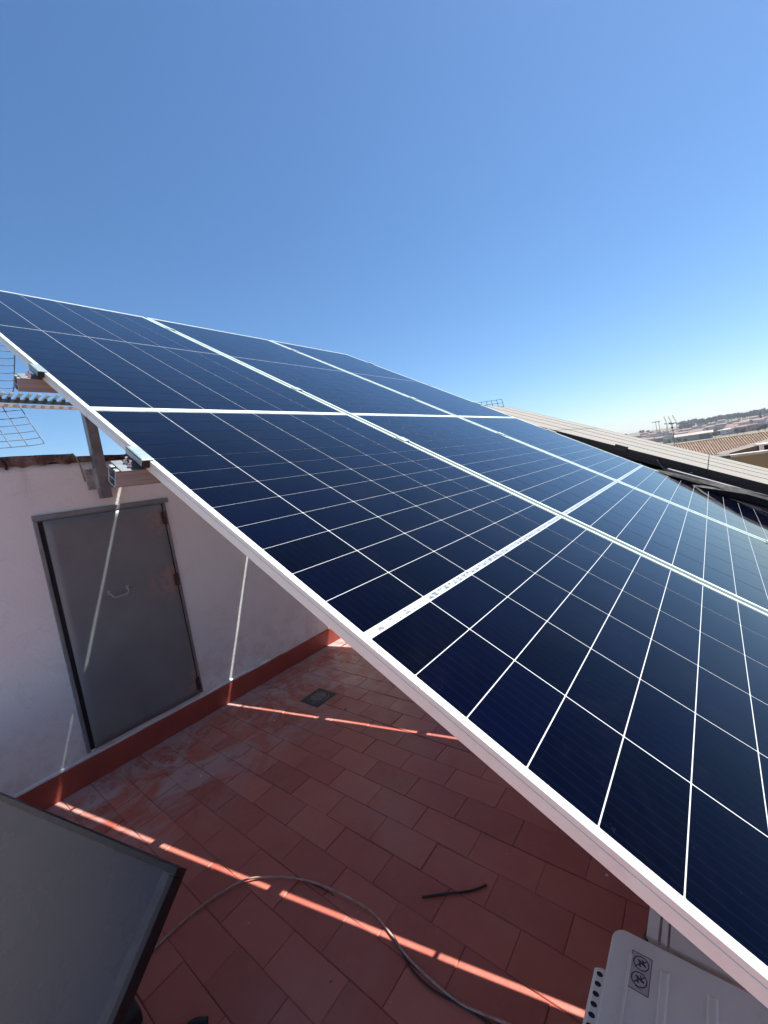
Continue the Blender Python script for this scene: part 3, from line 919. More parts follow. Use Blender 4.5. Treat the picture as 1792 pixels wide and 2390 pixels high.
# sticker with two round prohibition marks
sx0, sx1 = on_floor(1470, 2305, ZT).x, on_floor(1478, 2218, ZT).x
sy1, sy0 = on_floor(1476, 2217, ZT).y, on_floor(1523, 2241, ZT).y
st = MB().box((sx0, sy0, ZT - .0002), (sx1, sy1, ZT + .0004)).build('sticker', M['sticker'], lid)
pr = MB(); z0, z1 = ZT + .0004, ZT + .0008
def rect_line(x0, x1, y0, y1, t_):
    pr.box((x0, y0, z0), (x1, y0 + t_, z1)); pr.box((x0, y1 - t_, z0), (x1, y1, z1))
    pr.box((x0, y0 + t_, z0), (x0 + t_, y1 - t_, z1)); pr.box((x1 - t_, y0 + t_, z0), (x1, y1 - t_, z1))
rect_line(sx0, sx1, sy0, sy1, .0012)
cy = (sy0 + sy1) / 2; R_ = (sy1 - sy0) / 2 - .0042
for cx in (sx1 - R_ - .0045, sx1 - 3 * R_ - .008):
    NN = 28; pts_o = []; 
    for k in range(NN):
        c = 2*math.pi*k/NN; pts_o.append((math.cos(c), math.sin(c)))
    vv = [(cx + R_*a_, cy + R_*b_, z1) for a_, b_ in pts_o] + [(cx + (R_ - .0022)*a_, cy + (R_ - .0022)*b_, z1) for a_, b_ in pts_o]
    pr.add(vv, [(k, (k+1) % NN, NN + (k+1) % NN, NN + k) for k in range(NN)])
    pr.bar((cx - R_*.66, cy + R_*.66, z1 - .0001), (cx + R_*.66, cy - R_*.66, z1 - .0001), .0020, .0004)
    # pictogram: hand / tool shapes
    pr.bar((cx - R_*.15, cy - R_*.60, z1 - .0002), (cx + R_*.35, cy + R_*.45, z1 - .0002), .0042, .0003)
    pr.bar((cx - R_*.50, cy + R_*.05, z1 - .0002), (cx + R_*.05, cy + R_*.25, z1 - .0002), .0030, .0003)
    pr.bar((cx + R_*.10, cy - R_*.35, z1 - .0002), (cx + R_*.60, cy - R_*.05, z1 - .0002), .0024, .0003)
pr.bar((sx0 + .006, cy - .006, z1 - .0002), (sx0 + .010, cy + .006, z1 - .0002), .0012, .0003)
pr.build('sticker_print', M['print'], lid)
# second unit behind it
Y2 = on_floor(1509, 2190, ZT - .02).y
bx0, bx1 = AX1 + .03, AX1 + .80
ac2 = empty('outdoor_unit', ((bx0 + bx1)/2, Y2 - .16, 0), 'second beige outdoor unit with slotted edge hidden behind the stickered one', 'air conditioner')
z2 = ZT - .02
m = MB()
m.box((bx0, Y2 - .32, .05), (bx1, Y2, z2 - .012)); m.build('casing', M['ac'], ac2, bevel=.006)
for (ya, yb2) in ((Y2 - .022, Y2 + .002), (Y2 - .040, Y2 - .027), (Y2 - .322, Y2 - .0445)):
    MB().box((bx0 - .003, ya, z2 - .0115), (bx1 + .003, yb2, z2)).build('top_strip', M['ac'], ac2, bevel=.003)
for x in (bx0 + .1, bx1 - .1):
    MB().box((x - .03, Y2 - .33, 0), (x + .03, Y2 + .01, .05)).build('foot', M['blackplastic'], ac2)
pp = spline([(bx0 + .16, Y2 + .012, .34), (bx0 + .05, Y2 + .020, .36), (bx0 + .02, Y2 + .018, .30), (bx0 + .015, Y2 + .018, .16), (bx0 + .05, Y2 + .02, .03), (bx0 + .3, Y2 + .03, .025)], 6)
tag(MB().tube(pp, .017, 10).build('insulated_pipe', M['blackplastic'], smooth=True), 'dark insulated pipe beside the second outdoor unit', 'pipe')

# ------------------------------------------------------------------ dark panel leaning at the lower left
r0, r1, r2 = ray(0, 1852), ray(415, 2024), ray(262, 2390)
n1 = r0.cross(r1); n2 = r1.cross(r2)
e1 = n1.cross(Vector((0, 0, 1))).normalized()
if e1.y < 0: e1 = -e1
e2 = n2.cross(e1).normalized()
if e2.z > 0: e2 = -e2
Kp = on_floor(415, 2024, 0.69)
en = e1.cross(e2)
if en.z < 0: en = -en
LM = Matrix(((e1.x, e2.x, en.x, Kp.x), (e1.y, e2.y, en.y, Kp.y), (e1.z, e2.z, en.z, Kp.z), (0, 0, 0, 1)))
foot_s = (Kp.z - .04) / -e2.z
LW, LL = 1.72, min(1.02, foot_s)
lp = empty('leaning_panel', Kp + e2 * LL, 'dark grey panel with black frame leaning at the lower left', 'panel')
fw = .020
m = MB()
for bx in (((0, 0), (LW, fw)), ((0, LL - fw), (LW, LL)), ((0, fw), (fw, LL - fw)), ((LW - fw, fw), (LW, LL - fw))):
    m.box((bx[0][0], bx[0][1], -.038), (bx[1][0], bx[1][1], 0.0), LM)
m.build('frame', M['blackframe'], lp, bevel=.002)
MB().box((fw, fw, -.012), (LW - fw, LL - fw, -.0035), LM).build('glass_cover', M['collector'], lp)
MB().box((fw + .0005, LL*0 + fw + .0005, -.0034), (fw + .030, LL - fw - .0005, -.0026), LM).build('inner_trim', M['trim'], lp)
for s in (.62, 1.35):
    top = LM @ Vector((s, .10, -.05)); ft = Vector((top.x - .05, top.y + .0, .02))
    MB().bar(top, ft, .035, .035).build('leg', M['blackframe'], lp)
fb = on_floor(300, 2372, .03)
m = MB().box((fb.x - .05, fb.y - .035, 0), (fb.x + .03, fb.y + .03, .05))
tag(m.build('rubber_block', M['blackplastic'], bevel=.006), 'black rubber block on the tiles at the bottom of the leaning panel', 'block')
fb = on_floor(436, 2408, .02)
m = MB(); 
bm_pts = spline([(fb.x - .05, fb.y - .02, .01), (fb.x - .02, fb.y, .018), (fb.x + .02, fb.y + .0, .016), (fb.x + .05, fb.y - .03, .01)], 5)
tag(m.tube(bm_pts, .016, 10).build('hose_end', M['blackplastic'], smooth=True), 'black hose end just entering the bottom edge of the picture', 'hose')

# ------------------------------------------------------------------ parapets of the terrace (far side; two more added to bounce sunlight)
m = MB().box((TX1 - .16, TY0, -.004), (TX1, WALL_Y - .02, .62))
pa = tag(m.build('parapet', M['wall']), 'low white parapet at the far side of the terrace', 'parapet')
m = MB().box((TX0, TY0 + .2, -.004), (TX0 + .18, WALL_Y - .02, 0.75))  # unseen, added as a sunlit reflector to brighten the shade
tag(m.build('parapet', M['wall']), 'unseen white parapet added behind the camera to bounce sunlight', 'parapet')
m = MB().box((TX0, TY0, -.004), (TX1 - .17, TY0 + .18, 1.05))  # second unseen wall, likewise added for its bounced light
tag(m.build('parapet', M['wall']), 'unseen white parapet added along the low side to bounce sunlight', 'parapet')

# ------------------------------------------------------------------ neighbour: sloped roof, dusty panels
T2 = math.radians(24.7)
C2, S2 = math.cos(T2), math.sin(T2)
NZ0 = SH - 0.0712                                   # panel surface height at y = 0
NX0, NPW, NPL, NG = 3.95, 0.498, 1.30, 0.011
def NB(x, s, h=0.0):                              # s up the slope from y=0
    return Vector((x, s * C2 - h * S2, NZ0 + s * S2 + h * C2))
house2 = empty('neighbour_house', (7, 0, -7), 'neighbouring house with a dark sloping roof under dusty panels', 'house')
m = MB()
sA, sB, hh = -6.0, 1.25, -0.115
def slab(m, x0, x1, s0, s1, h0, h1):
    v = [NB(x0, s0, h0), NB(x1, s0, h0), NB(x1, s1, h0), NB(x0, s1, h0), NB(x0, s0, h1), NB(x1, s0, h1), NB(x1, s1, h1), NB(x0, s1, h1)]
    m.add(v, ((0,3,2,1),(4,5,6,7),(0,1,5,4),(1,2,6,5),(2,3,7,6),(3,0,4,7))); return m
slab(m, 3.61, 6.2, sA, sB, hh - .16, hh).build('roof', M['darkroof'], house2)
pA, pB = NB(3.64, sA + .1, hh - .17), NB(3.64, sB - .1, hh - .17)
m = MB()
v = [(3.64, pA.y, -7.6), (6.15, pA.y, -7.6), (6.15, pB.y, -7.6), (3.64, pB.y, -7.6), (3.64, pA.y, pA.z), (6.15, pA.y, pA.z), (6.15, pB.y, pB.z), (3.64, pB.y, pB.z)]
m.add(v, ((0,3,2,1),(4,5,6,7),(0,1,5,4),(1,2,6,5),(2,3,7,6),(3,0,4,7))).build('wall', M['wall'], house2)
NR = Matrix.Rotation(T2, 4, 'X')
def make_dusty():
    root = empty('dusty_panel', (0, 0, 0))
    m = MB()
    for (a_, b_) in (((0, 0), (NPW, .002)), ((0, NPL - .002), (NPW, NPL)), ((0, .002), (.010, NPL - .002)), ((NPW - .010, .002), (NPW, NPL - .002))):
        m.box((a_[0], a_[1], -.045), (b_[0], b_[1], 0))
    m.build('frame', M['blackframe'], root, local=True)
    MB().box((.010, .002, -.008), (NPW - .010, NPL - .002, -.0015)).build('glass', M['dusty'], root, local=True)
    return root
seam = on_plane(1652, 1092, NB(0, 0, 1) - NB(0, 0, 0), NB(0, 0)).y / C2
pd = make_dusty(); first = True
rows_l = ['lowest row', 'middle row', 'upper row']; cols_l = ['nearest column', 'second column', 'third column', 'farthest column']
for rI in range(3):
    for cI in range(4):
        o = pd if first else copy_tree(pd); first = False
        s0 = seam - NPL - .002 + rI * (NPL + .004)
        o.matrix_basis = Matrix.Translation(NB(NX0 + cI * (NPW + NG), s0)) @ NR
        tag(o, 'dusty black framed solar panel with painted sky glare beyond the array, %s, %s' % (rows_l[rI], cols_l[cI]), 'solar panel', 'dusty panels on the neighbouring roof')
# substructure under them: dark edge
sub = empty('panel_stand', NB(NX0, seam, hh), 'dark stand of rails and feet under the dusty panels', 'stand')
for s in (seam - 1.0, seam - .3, seam + .35, seam + 1.0, seam + 1.7, seam + 2.4):
    slab(MB(), NX0 + .052, NX0 + 4 * (NPW + NG) - .05, s - .02, s + .02, -.085, -.0455).build('rail', M['blackframe'], sub)
slab(MB(), NX0 + .008, NX0 + .05, seam - 1.4, seam + 2.72, -.082, -.047).build('edge_beam', M['blackframe'], sub)
for s in (seam - .9, seam + .25, seam + 1.4, seam + 2.5):
    slab(MB(), NX0 + .06, NX0 + .14, s - .05, s + .05, hh + .001, -.086).build('foot', M['blackframe'], sub)
# junction clamp seen on the edge
def rfp(px, py, h=-.115):
    return on_plane(px, py, NB(0, 0, 1) - NB(0, 0, 0), NB(0, 0, h))
nrm = (NB(0, 0, 1) - NB(0, 0, 0)).normalized()
j = on_x(1449, 1046, NX0 - .02)
m = MB().bar(j - Vector((0, .05, .023)), j + Vector((0, .05, .023)), .03, .055)
tag(m.build('edge_clamp', M['blackplastic'], bevel=.006), 'black clamp box on the near edge of the dusty panels', 'clamp')
def plank(pa, pb, wd, th, mat, label, name='plank', cat='plank', h=-.115):
    a_ = rfp(*pa, h); b_ = rfp(*pb, h)
    a_ += nrm * (th / 2 + .004); b_ += nrm * (th / 2 + .004)
    tag(MB().bar(a_, b_, wd, th, up=nrm).build(name, M[mat], bevel=.004), label, cat)
z_ = lambda x, y: (1500 + x * .176, 1030 + y * .176)
plank(z_(350, 385), z_(1195, 590), .07, .02, 'wood', 'pale wooden plank lying on the roof below the dusty panels')
plank(z_(300, 430), z_(1750, 840), .07, .045, 'greywood', 'grey beam lying beside the wooden plank on the neighbouring roof', 'roof_beam', 'beam')
plank(z_(980, 540), z_(1800, 770), .03, .03, 'greywood', 'thin grey bar between plank and beam on the neighbouring roof', 'roof_bar', 'bar')
plank(z_(1000, 705), z_(1195, 712), .09, .03, 'copingpale', 'short pale board end near the black sheet', 'board', 'board')
plank(z_(1320, 625), z_(1800, 735), .08, .03, 'greyrender', 'light grey board at the right below the dusty panels', 'board', 'board')
plank(z_(-160, 245), z_(270, 335), .03, .02, 'copingpale', 'whitish broken batten below the black clamp box', 'batten', 'batten')
plank(z_(560, 560), z_(1000, 700), .12, .02, 'darkroof', 'dark roofing sheet beside the pale board', 'roof_sheet', 'sheet')
# black plastic sheet, drawn long so the panels mirror a dark band
c = rfp(*z_(1330, 790)); bm = bmesh.new(); bmesh.ops.create_icosphere(bm, subdivisions=3, radius=1)
for v in bm.verts:
    d = v.co.copy(); k = 1 + .35 * mnoise.noise(d * 1.8) + .15 * mnoise.noise(d * 5)
    v.co = Vector((d.x * .07 * k, d.y * .62 * k, max(-.03, d.z * .05 * k)))
me = bpy.data.meshes.new('plastic_sheet'); bm.to_mesh(me); bm.free(); me.materials.append(M['blackbag'])
o = bpy.data.objects.new('plastic_sheet', me); COL.objects.link(o); o.location = c + nrm * .03; o.rotation_euler = (T2, 0, 0)
tag(o, 'crumpled black plastic sheet on the neighbouring roof, lengthened for a dark reflection', 'plastic sheet')
# hanging cable loop
cp = [(185, 255), (240, 330), (330, 405), (420, 440), (520, 450), (600, 438), (655, 420)]
pts = [on_x(*z_(x, y), NX0 - .06) for x, y in cp]
tag(MB().tube(spline(pts, 6), .007, 8).build('cable', M['blackcable'], smooth=True), 'black cable loop hanging below the dusty panels', 'cable')

# ------------------------------------------------------------------ tv antennas
def antenna_left():
    YB = 3.95
    r = empty('tv_antenna', on_y(-130, 930, YB), 'television antenna with wire grid reflectors behind the shed at the left edge', 'antenna')
    zz = lambda x, y: (x * .15069, 780 + y * .15069)
    g = MB()
    # lower grid: bars (from boom outward) and cross wires
    def low(s, t_):          # s: 0..1 along bars, t_: bar index to the left
        x = 275 + (685 - 275) * s - 255 * t_; y = 1080 + (1690 - 1080) * s + 22 * t_ + 18 * math.sin(min(1, t_) * math.pi / 2) * s
        return on_y(*zz(x, y), YB - .32 * s)
    for k in range(7):
        g.tube([low(i / 6, k) for i in range(7)], .0045, 6)
    for s in (.15, .33, .5, .68, .85, 1.0):
        g.tube([low(s, k / 4) for k in range(25)], .0040, 6)
    g.build('lower_reflector', M['wire'], r)
    g = MB()
    def up(s, t_):
        x = 212 + 22 * s - 255 * t_ + (-30 if s < .12 else 0); y = 950 - 900 * s - 8 * t_ + 10 * math.sin(min(1, t_) * 3)
        return on_y(*zz(x, y), YB - .30 * s)
    for k in range(7):
        g.tube([up(i / 8, k) for i in range(9)], .0045, 6)
    for s in (.03, .13, .26, .39, .52, .645, .77, .86, .97):
        g.tube([up(s, k / 4) for k in range(25)], .0040, 6)
    g.build('upper_reflector', M['wire'], r)
    b0 = on_y(*zz(-900, 985), YB); b1 = on_y(*zz(1180, 1085), YB)
    MB().bar(b0, b1, .035, .030).build('boom', M['blackplastic'], r)
    dz_ = Vector((0, 0, -.048)); MB().bar(b0 + dz_, b1 + dz_, .03, .028).build('lower_boom', M['boom'], r)
    for i in range(12):
        x = -420 + 141 * i; y = 1000 + 6.5 * i
        c = on_y(*zz(x, y), YB) + Vector((0, 0, .034))
        MB().bar(c + Vector((0, .17, 0)), c + Vector((0, -.17, 0)), .030, .012).build('director', M['element'], r)
        MB().box((c.x - .012, c.y - .02, c.z - .03), (c.x + .012, c.y + .02, c.z - .007)).build('director_holder', M['blackplastic'], r)
    mm = on_y(*zz(-800, 990), YB)
    MB().tube([(mm.x, mm.y, 2.0), (mm.x, mm.y, mm.z + .3)], .022, 10).build('mast', M['galv'], r)
antenna_left()
def antenna_far():
    XB = 9.3
    tl, tr, br = on_x(1100, 942, XB), on_x(1171, 932, XB), on_x(1180, 964, XB)
    r = empty('tv_antenna', Vector((XB, tr.y + .2, -7)), 'small wire grid antenna in the distance beyond the far panels', 'antenna')
    g = MB(); ux = (tl - tr); vx = (br - tr)
    for k in range(8): g.tube([tr + ux * (k / 6), tr + ux * (k / 6) + vx * 1.6], .006, 5)
    for k in range(6): g.tube([tr + vx * (k / 4.0), tr + vx * (k / 4.0) + ux * 7 / 6], .005, 5)
    g.build('grid', M['wire'], r)
    c = tr + ux * .55
    MB().tube([c + vx * .4 + Vector((.03, 0, 0)), Vector((c.x + .03, c.y, -7))], .018, 8).build('mast', M['galv'], r)
antenna_far()

# ------------------------------------------------------------------ ochre house and tiled roof behind
def az_frame(az):
    f = Vector((math.cos(az), math.sin(az), 0)); s = Vector((-math.sin(az), math.cos(az), 0)); return f, s
ow = empty('ochre_house', (20, -1, -8), 'ochre rendered house wall with pale coping behind the dusty panels', 'house')
oL = at_dist(1560, 1066, 17.0); oR = at_dist(2250, 985, 19.5)
zc = at_dist(1700, 1063, 17.6).z
oL.z = oR.z = zc
d = (oR - oL).normalized(); back = Vector((-d.y, d.x, 0))
if back.dot(Vector((1, 0, 0))) < 0: back = -back
def obox(m, p, L, dep, z0, z1):
    q = [p, p + d * L, p + d * L + back * dep, p + back * dep]
    m.add([(a_.x, a_.y, z0) for a_ in q] + [(a_.x, a_.y, z1) for a_ in q], ((0,3,2,1),(4,5,6,7),(0,1,5,4),(1,2,6,5),(2,3,7,6),(3,0,4,7)))
    return m
L = (oR - oL).length
obox(MB(), oL, L, 7, -8.2, zc - .75).build('body', M['ochre'], ow)
obox(MB(), oL, L, .22, zc - .75, zc - .06).build('wall', M['ochre'], ow)
obox(MB(), oL - d * .03 - back * .04, L + .06, .30, zc - .058, zc + .02).build('coping', M['copingpale'], ow)
# little roof room with dark opening
rp = at_dist(1776, 1052, 19.6); rp.z = zc - .74
rr_ = empty('roof_room', rp, 'grey roof room with white post and dark opening at the right edge', 'shed')
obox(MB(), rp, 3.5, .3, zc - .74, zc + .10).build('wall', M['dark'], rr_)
obox(MB(), rp - back * .25 - d * .1, .10, .10, zc - .74, zc + .10).build('post', M['whitepaint'], rr_)
obox(MB(), rp - back * .3 - d * .12, 5, .5, zc + .102, zc + .16).build('lintel', M['whitepaint'], rr_)
qa = at_dist(1693, 1060, 20.6); qb = at_dist(1850, 1017, 21.2)
m = MB(); zb_ = zc - .74; dv = back * 1.2
m.add([(qa.x, qa.y, zb_), (qb.x, qb.y, zb_), (qb.x, qb.y, qb.z), (qa.x, qa.y, qa.z)] + [(qa.x + dv.x, qa.y + dv.y, zb_), (qb.x + dv.x, qb.y + dv.y, zb_), (qb.x + dv.x, qb.y + dv.y, qb.z), (qa.x + dv.x, qa.y + dv.y, qa.z)],
      ((0,1,2,3),(7,6,5,4),(0,4,5,1),(1,5,6,2),(2,6,7,3),(3,7,4,0)))
m.build('ramp', M['ramp'], rr_)
# chimney cap just over the dusty panels
cpp = at_dist(1642, 1064, 13.5)
ch = empty('chimney', (cpp.x, cpp.y, -7), 'low dark chimney cap rising behind the dusty panels', 'chimney')
MB().box((cpp.x - .3, cpp.y - .35, -7), (cpp.x + .3, cpp.y + .35, cpp.z - .12)).build('stack', M['greyrender'], ch)
MB().box((cpp.x - .42, cpp.y - .52, cpp.z - .118), (cpp.x + .42, cpp.y + .52, cpp.z - .03)).build('cap', M['darkroof'], ch, bevel=.02)

# tiled roof
tr_ = empty('tiled_roof_house', at_dist(1700, 1020, 45) * 1.0, 'house with a wide pale barrel tiled roof in the middle distance', 'house')
tr_.location = at_dist(1700, 1020, 80)
tr_.location.z = -8
ra = at_dist(1540, 1042, 78.0); rb_ = at_dist(2050, 968, 84.0)
rz = at_dist(1676, 1024, 80.0).z
ra.z = rb_.z = rz
rd = (rb_ - ra).normalized(); rf = Vector((rd.y, -rd.x, 0))
if rf.dot(CAM - ra) < 0: rf = -rf
Lr = (rb_ - ra).length; slope = math.radians(22); run = 11.0
down = (rf * math.cos(slope) + Vector((0, 0, -math.sin(slope)))); rn = rd.cross(down)
if rn.z < 0: rn = -rn
m = MB(); q = [ra - rn * .06, ra + rd * Lr - rn * .06, ra + rd * Lr + down * run - rn * .06, ra + down * run - rn * .06]
m.add([tuple(a_) for a_ in q] + [tuple(a_ - rn * .15) for a_ in q], ((0,1,2,3),(7,6,5,4),(0,4,5,1),(1,5,6,2),(2,6,7,3),(3,7,4,0)))
m.build('roof_deck', M['rooftile_under'], tr_)
m = MB(); tw, tl_ = .30, .42
ncol = int(Lr / tw); nrow = int(run / tl_)
for i in range(ncol):
    for jx in range(nrow):
        base = ra + rd * (tw * (i + .5)) + down * (tl_ * jx)
        jit = random.uniform(-.012, .012); R0_, R1_ = .085, .105
        vs_ = []
        for e_, (dd, R_, lift) in enumerate(((0.0, R0_, 0.0), (tl_ + .05, R1_, .045))):
            for k in range(5):
                c = math.pi * k / 4
                vs_.append(base + down * dd + rd * (R_ * math.cos(c) + jit) + rn * (R_ * math.sin(c) * .9 + lift - .02))
        m.add(vs_, [(k, k + 1, k + 6, k + 5) for k in range(4)] + [(5, 6, 7, 8, 9)])
tag(m.build('barrel_tiles', M['rooftile'], tr_, smooth=False), kind='stuff')
MB().tube([ra + rn * .02, ra + rd * Lr + rn * .02], .13, 8).build('ridge_cap', M['rooftile'], tr_)
e0 = ra + down * (run - .5); 
m = MB(); q = [ra - rf * .4, ra + rd * Lr - rf * .4, ra + rd * Lr + rf * (run * .86), ra + rf * (run * .86)]
m.add([(a_.x, a_.y, -9) for a_ in q] + [(a_.x, a_.y, rz - .25 if k < 2 else e0.z - .3) for k, a_ in enumerate(q)], ((0,3,2,1),(4,5,6,7),(0,1,5,4),(1,2,6,5),(2,3,7,6),(3,0,4,7)))
m.build('wall', M['town_cream'], tr_)

# ------------------------------------------------------------------ distant town
def road(pa, pb, da, db, wd, name, z_off=.35):
    m = MB(); N = 40; vs_ = []
    for i in range(N + 1):
        t_ = i / N; px = pa + (pb - pa) * t_; dist = da + (db - da) * t_
        p = at_dist(px, 1000, dist); f = Vector((p.x - CAM.x, p.y - CAM.y, 0)).normalized()
        for s in (-.5, .5):
            qx, qy = p.x + f.x * wd * s, p.y + f.y * wd * s
            vs_.append((qx, qy, ground_z(qx, qy) + z_off))
    m.add(vs_, [(2*i, 2*i + 1, 2*i + 3, 2*i + 2) for i in range(N)])
    tag(m.build(name, M['road'], smooth=True), kind='structure')
road(1450, 2300, 470, 430, 16, 'road')
road(1450, 2300, 330, 300, 10, 'path')

def gx(px, dist):
    p = at_dist(px, 1000, dist); return Vector((p.x, p.y, ground_z(p.x, p.y)))
def house_mesh(kind):
    w_, d_, h_ = random.uniform(10, 20), random.uniform(8, 13), random.choice((4.5, 6.5, 7.5, 9))
    return w_, d_, h_
def add_house(px, dist, w_, d_, h_, mat, roof, label, group, rot=None):
    g = gx(px, dist)
    r = empty('town_house', g, label, 'house', group)
    az = math.atan2(g.y - CAM.y, g.x - CAM.x)
    r.rotation_euler = (0, 0, az + (random.uniform(-.5, .5) if rot is None else rot))
    MB().box((-d_/2, -w_/2, -2.5), (d_/2, w_/2, h_)).build('wall', M[mat], r, local=True)
    if roof:
        m = MB(); hr = d_ * .2
        m.add([(-d_/2 - .4, -w_/2 - .3, h_), (d_/2 + .4, -w_/2 - .3, h_), (d_/2 + .4, w_/2 + .3, h_), (-d_/2 - .4, w_/2 + .3, h_), (0, -w_/2 - .3, h_ + hr), (0, w_/2 + .3, h_ + hr)],
              ((0,1,4),(2,3,5),(0,4,5,3),(1,2,5,4),(3,2,1,0)))
        m.build('roof', M['town_roof'], r, local=True)
    else:
        m = MB(); 
        for s in (0, 1):
            a_ = -d_/2 if s == 0 else d_/2 - .3
            m.box((a_, -w_/2, h_ + .01), (a_ + .3, w_/2, h_ + .9))
        m.build('roof_parapet', M[mat], r, local=True)
    nw = int(w_ / 3.4)
    for k in range(nw):
        for fl in range(max(1, int(h_ / 3.2))):
            if random.random() < .2: continue
            y = -w_/2 + w_ * (k + .5) / nw
            MB().box((-d_/2 - .06, y - .6, fl * 3.1 + .9), (-d_/2 + .02, y + .6, fl * 3.1 + 2.3)).build('window', M['town_dark'], r, local=True)
    return r
random.seed(21)
GRP = 'houses of the distant town'
cnt = 0
for ring_d, n_, p0, p1 in ((690, 11, 1440, 1860), (760, 16, 1420, 1860), (830, 19, 1400, 1860), (900, 20, 1400, 1860), (970, 21, 1400, 1860), (1050, 20, 1400, 1860), (1130, 19, 1400, 1860), (1210, 17, 1400, 1860)):
    for k in range(n_):
        px = p0 + (p1 - p0) * (k + random.uniform(.15, .85)) / n_
        if ring_d < 750 and random.random() < .3: continue
        w_, d_, h_ = house_mesh(0)
        ma = random.choices(('town_white', 'town_cream', 'town_pink'), (6, 3, 2))[0]
        rf_ = random.random() < .45
        lab = {'town_white': 'small whitewashed house', 'town_cream': 'small cream house', 'town_pink': 'small pinkish house'}[ma]
        add_house(px, ring_d + random.uniform(-40, 40), w_, d_, h_, ma, rf_, lab + (' with pitched roof in the distant town' if rf_ else ' with flat roof in the distant town'), GRP)
# dark fronted hall
g = gx(1625, 640)
hall = empty('hall', g, 'wide low hall with dark front between the town and the field', 'hall')
hall.rotation_euler = (0, 0, math.atan2(g.y - CAM.y, g.x - CAM.x))
MB().box((0, -15, -2), (16, 22, 7)).build('wall', M['town_cream'], hall, local=True)
MB().box((-.12, -12, -1), (-.001, -2, 6.6)).build('dark_door', M['town_dark'], hall, local=True)
m = MB(); m.add([(-1, -16, 7.02), (17, -16, 7.02), (17, 23, 7.02), (-1, 23, 7.02), (8, -16, 9.8), (8, 23, 9.8)], ((0,1,4),(2,3,5),(0,4,5,3),(1,2,5,4),(3,2,1,0)))
m.build('roof', M['town_cream'], hall, local=True)
# bright white tank / awning
g = at_dist(1690, 1003.5, 600); gz = ground_z(g.x, g.y)
aw = empty('white_awning', (g.x, g.y, gz), 'long bright white awning shaped like an ellipse in front of the town', 'awning')
aw.rotation_euler = (0, 0, math.atan2(g.y - CAM.y, g.x - CAM.x))
m = MB(); N = 20; vs_ = []
for i in range(N + 1):
    y = -6.6 + 13.2 * i / N; k = math.sqrt(max(0, 1 - (y / 6.6) ** 2))
    for (dx, dz) in ((-2 * k, 0), (0, .75 * k), (2 * k, 0), (0, -.45 * k)): vs_.append((dx, y, g.z - gz + dz))
m.add(vs_, [(4*i + k, 4*i + (k+1) % 4, 4*i + 4 + (k+1) % 4, 4*i + 4 + k) for i in range(N) for k in range(4)])
m.build('canopy', M['whitepaint'], aw, local=True, smooth=True)
for y in (-4, 4): MB().tube([(0, y, -1), (0, y, g.z - gz)], .15, 6).build('pole', M['mast'], aw, local=True)

# cranes: luffing jibs
def crane(px_top, py_top, px_mid, py_mid, dist, label):
    top = at_dist(px_top, py_top, dist); mid = at_dist(px_mid, py_mid, dist)
    gz = ground_z(mid.x, mid.y)
    r = empty('crane', (mid.x, mid.y, gz), label, 'crane', 'cranes above the distant town')
    m = MB(); wd = 1.1
    for sx in (-wd, wd):
        for sy in (-wd, wd):
            m.bar((mid.x + sx, mid.y + sy, gz - 2), (mid.x + sx, mid.y + sy, mid.z), .5, .5)
    z = gz
    while z < mid.z - 2:
        m.bar((mid.x - wd, mid.y - wd, z), (mid.x - wd, mid.y + wd, z + 2), .35, .35); m.bar((mid.x - wd, mid.y + wd, z + 2), (mid.x - wd, mid.y - wd, z + 4), .35, .35); z += 4
    m.build('tower', M['crane'], r)
    m = MB(); dv = (top - mid).normalized(); sd = Vector((-(mid.y - CAM.y), mid.x - CAM.x, 0)).normalized(); nn = dv.cross(sd).normalized(); u_ = sd.cross(dv)
    pp = [sd * .9, -sd * .9, nn * 1.4]
    pr_ = dv.cross(Vector((mid.x - CAM.x, mid.y - CAM.y, 0)).normalized()).normalized()
    for s in (-.8, .8): m.bar(mid + pr_ * s, top + pr_ * s * .6, .55, .55)
    L_ = (top - mid).length; k = 0
    while k < L_ - 2:
        m.bar(mid + dv * k - pr_ * .8, mid + dv * (k + 2) + pr_ * .8, .35, .35); m.bar(mid + dv * (k + 2) + pr_ * .8, mid + dv * (k + 4 if k + 4 < L_ else L_) - pr_ * .7, .35, .35); k += 4
    m.build('jib', M['crane'], r)
    cb = mid - pr_ * 3.2
    MB().bar(mid, mid + sd * 5.5 + Vector((0, 0, .6)), 1.4, 2.0).build('counterweight', M['crane'], r)
crane(1549, 972, 1556, 989, 1150, 'leftmost red crane jib above the distant town')
crane(1559, 971, 1567, 987, 1150, 'middle red crane jib above the distant town')
crane(1569, 969, 1579, 987, 1150, 'rightmost red crane jib above the distant town')
def mast(px, pt, dist, label, r0, head, mat='mast'):
    g = gx(px[0], dist); tp = at_dist(px[1], pt, dist)
    r = empty('floodlight_mast', g, label, 'mast', 'masts near the cranes')
    MB().tube([(g.x, g.y, g.z - 1), tp], r0, 8, r0 * .7).build('pole', M[mat], r)
    sd = Vector((-(g.y - CAM.y), g.x - CAM.x, 0)).normalized()
    m = MB()
    for k in head: m.box((-.8, -.9, -.9), (.8, .9, .9), Matrix.Translation(tp + sd * k) @ Matrix.Rotation(.6, 4, 'Z'))
    m.bar(tp + sd * (min(head) - .5) - Vector((0, 0, .7)), tp + sd * (max(head) + .5) - Vector((0, 0, .7)), .4, .4)
    m.build('lamp_head', M[mat], r)
mast((1533, 1530), 985, 1000, 'left pale floodlight mast beside the cranes', .55, (-.8, .8, 5.0))
mast((1541, 1537), 984, 1000, 'right pale floodlight mast beside the cranes', .55, (-1.2, 1.0))
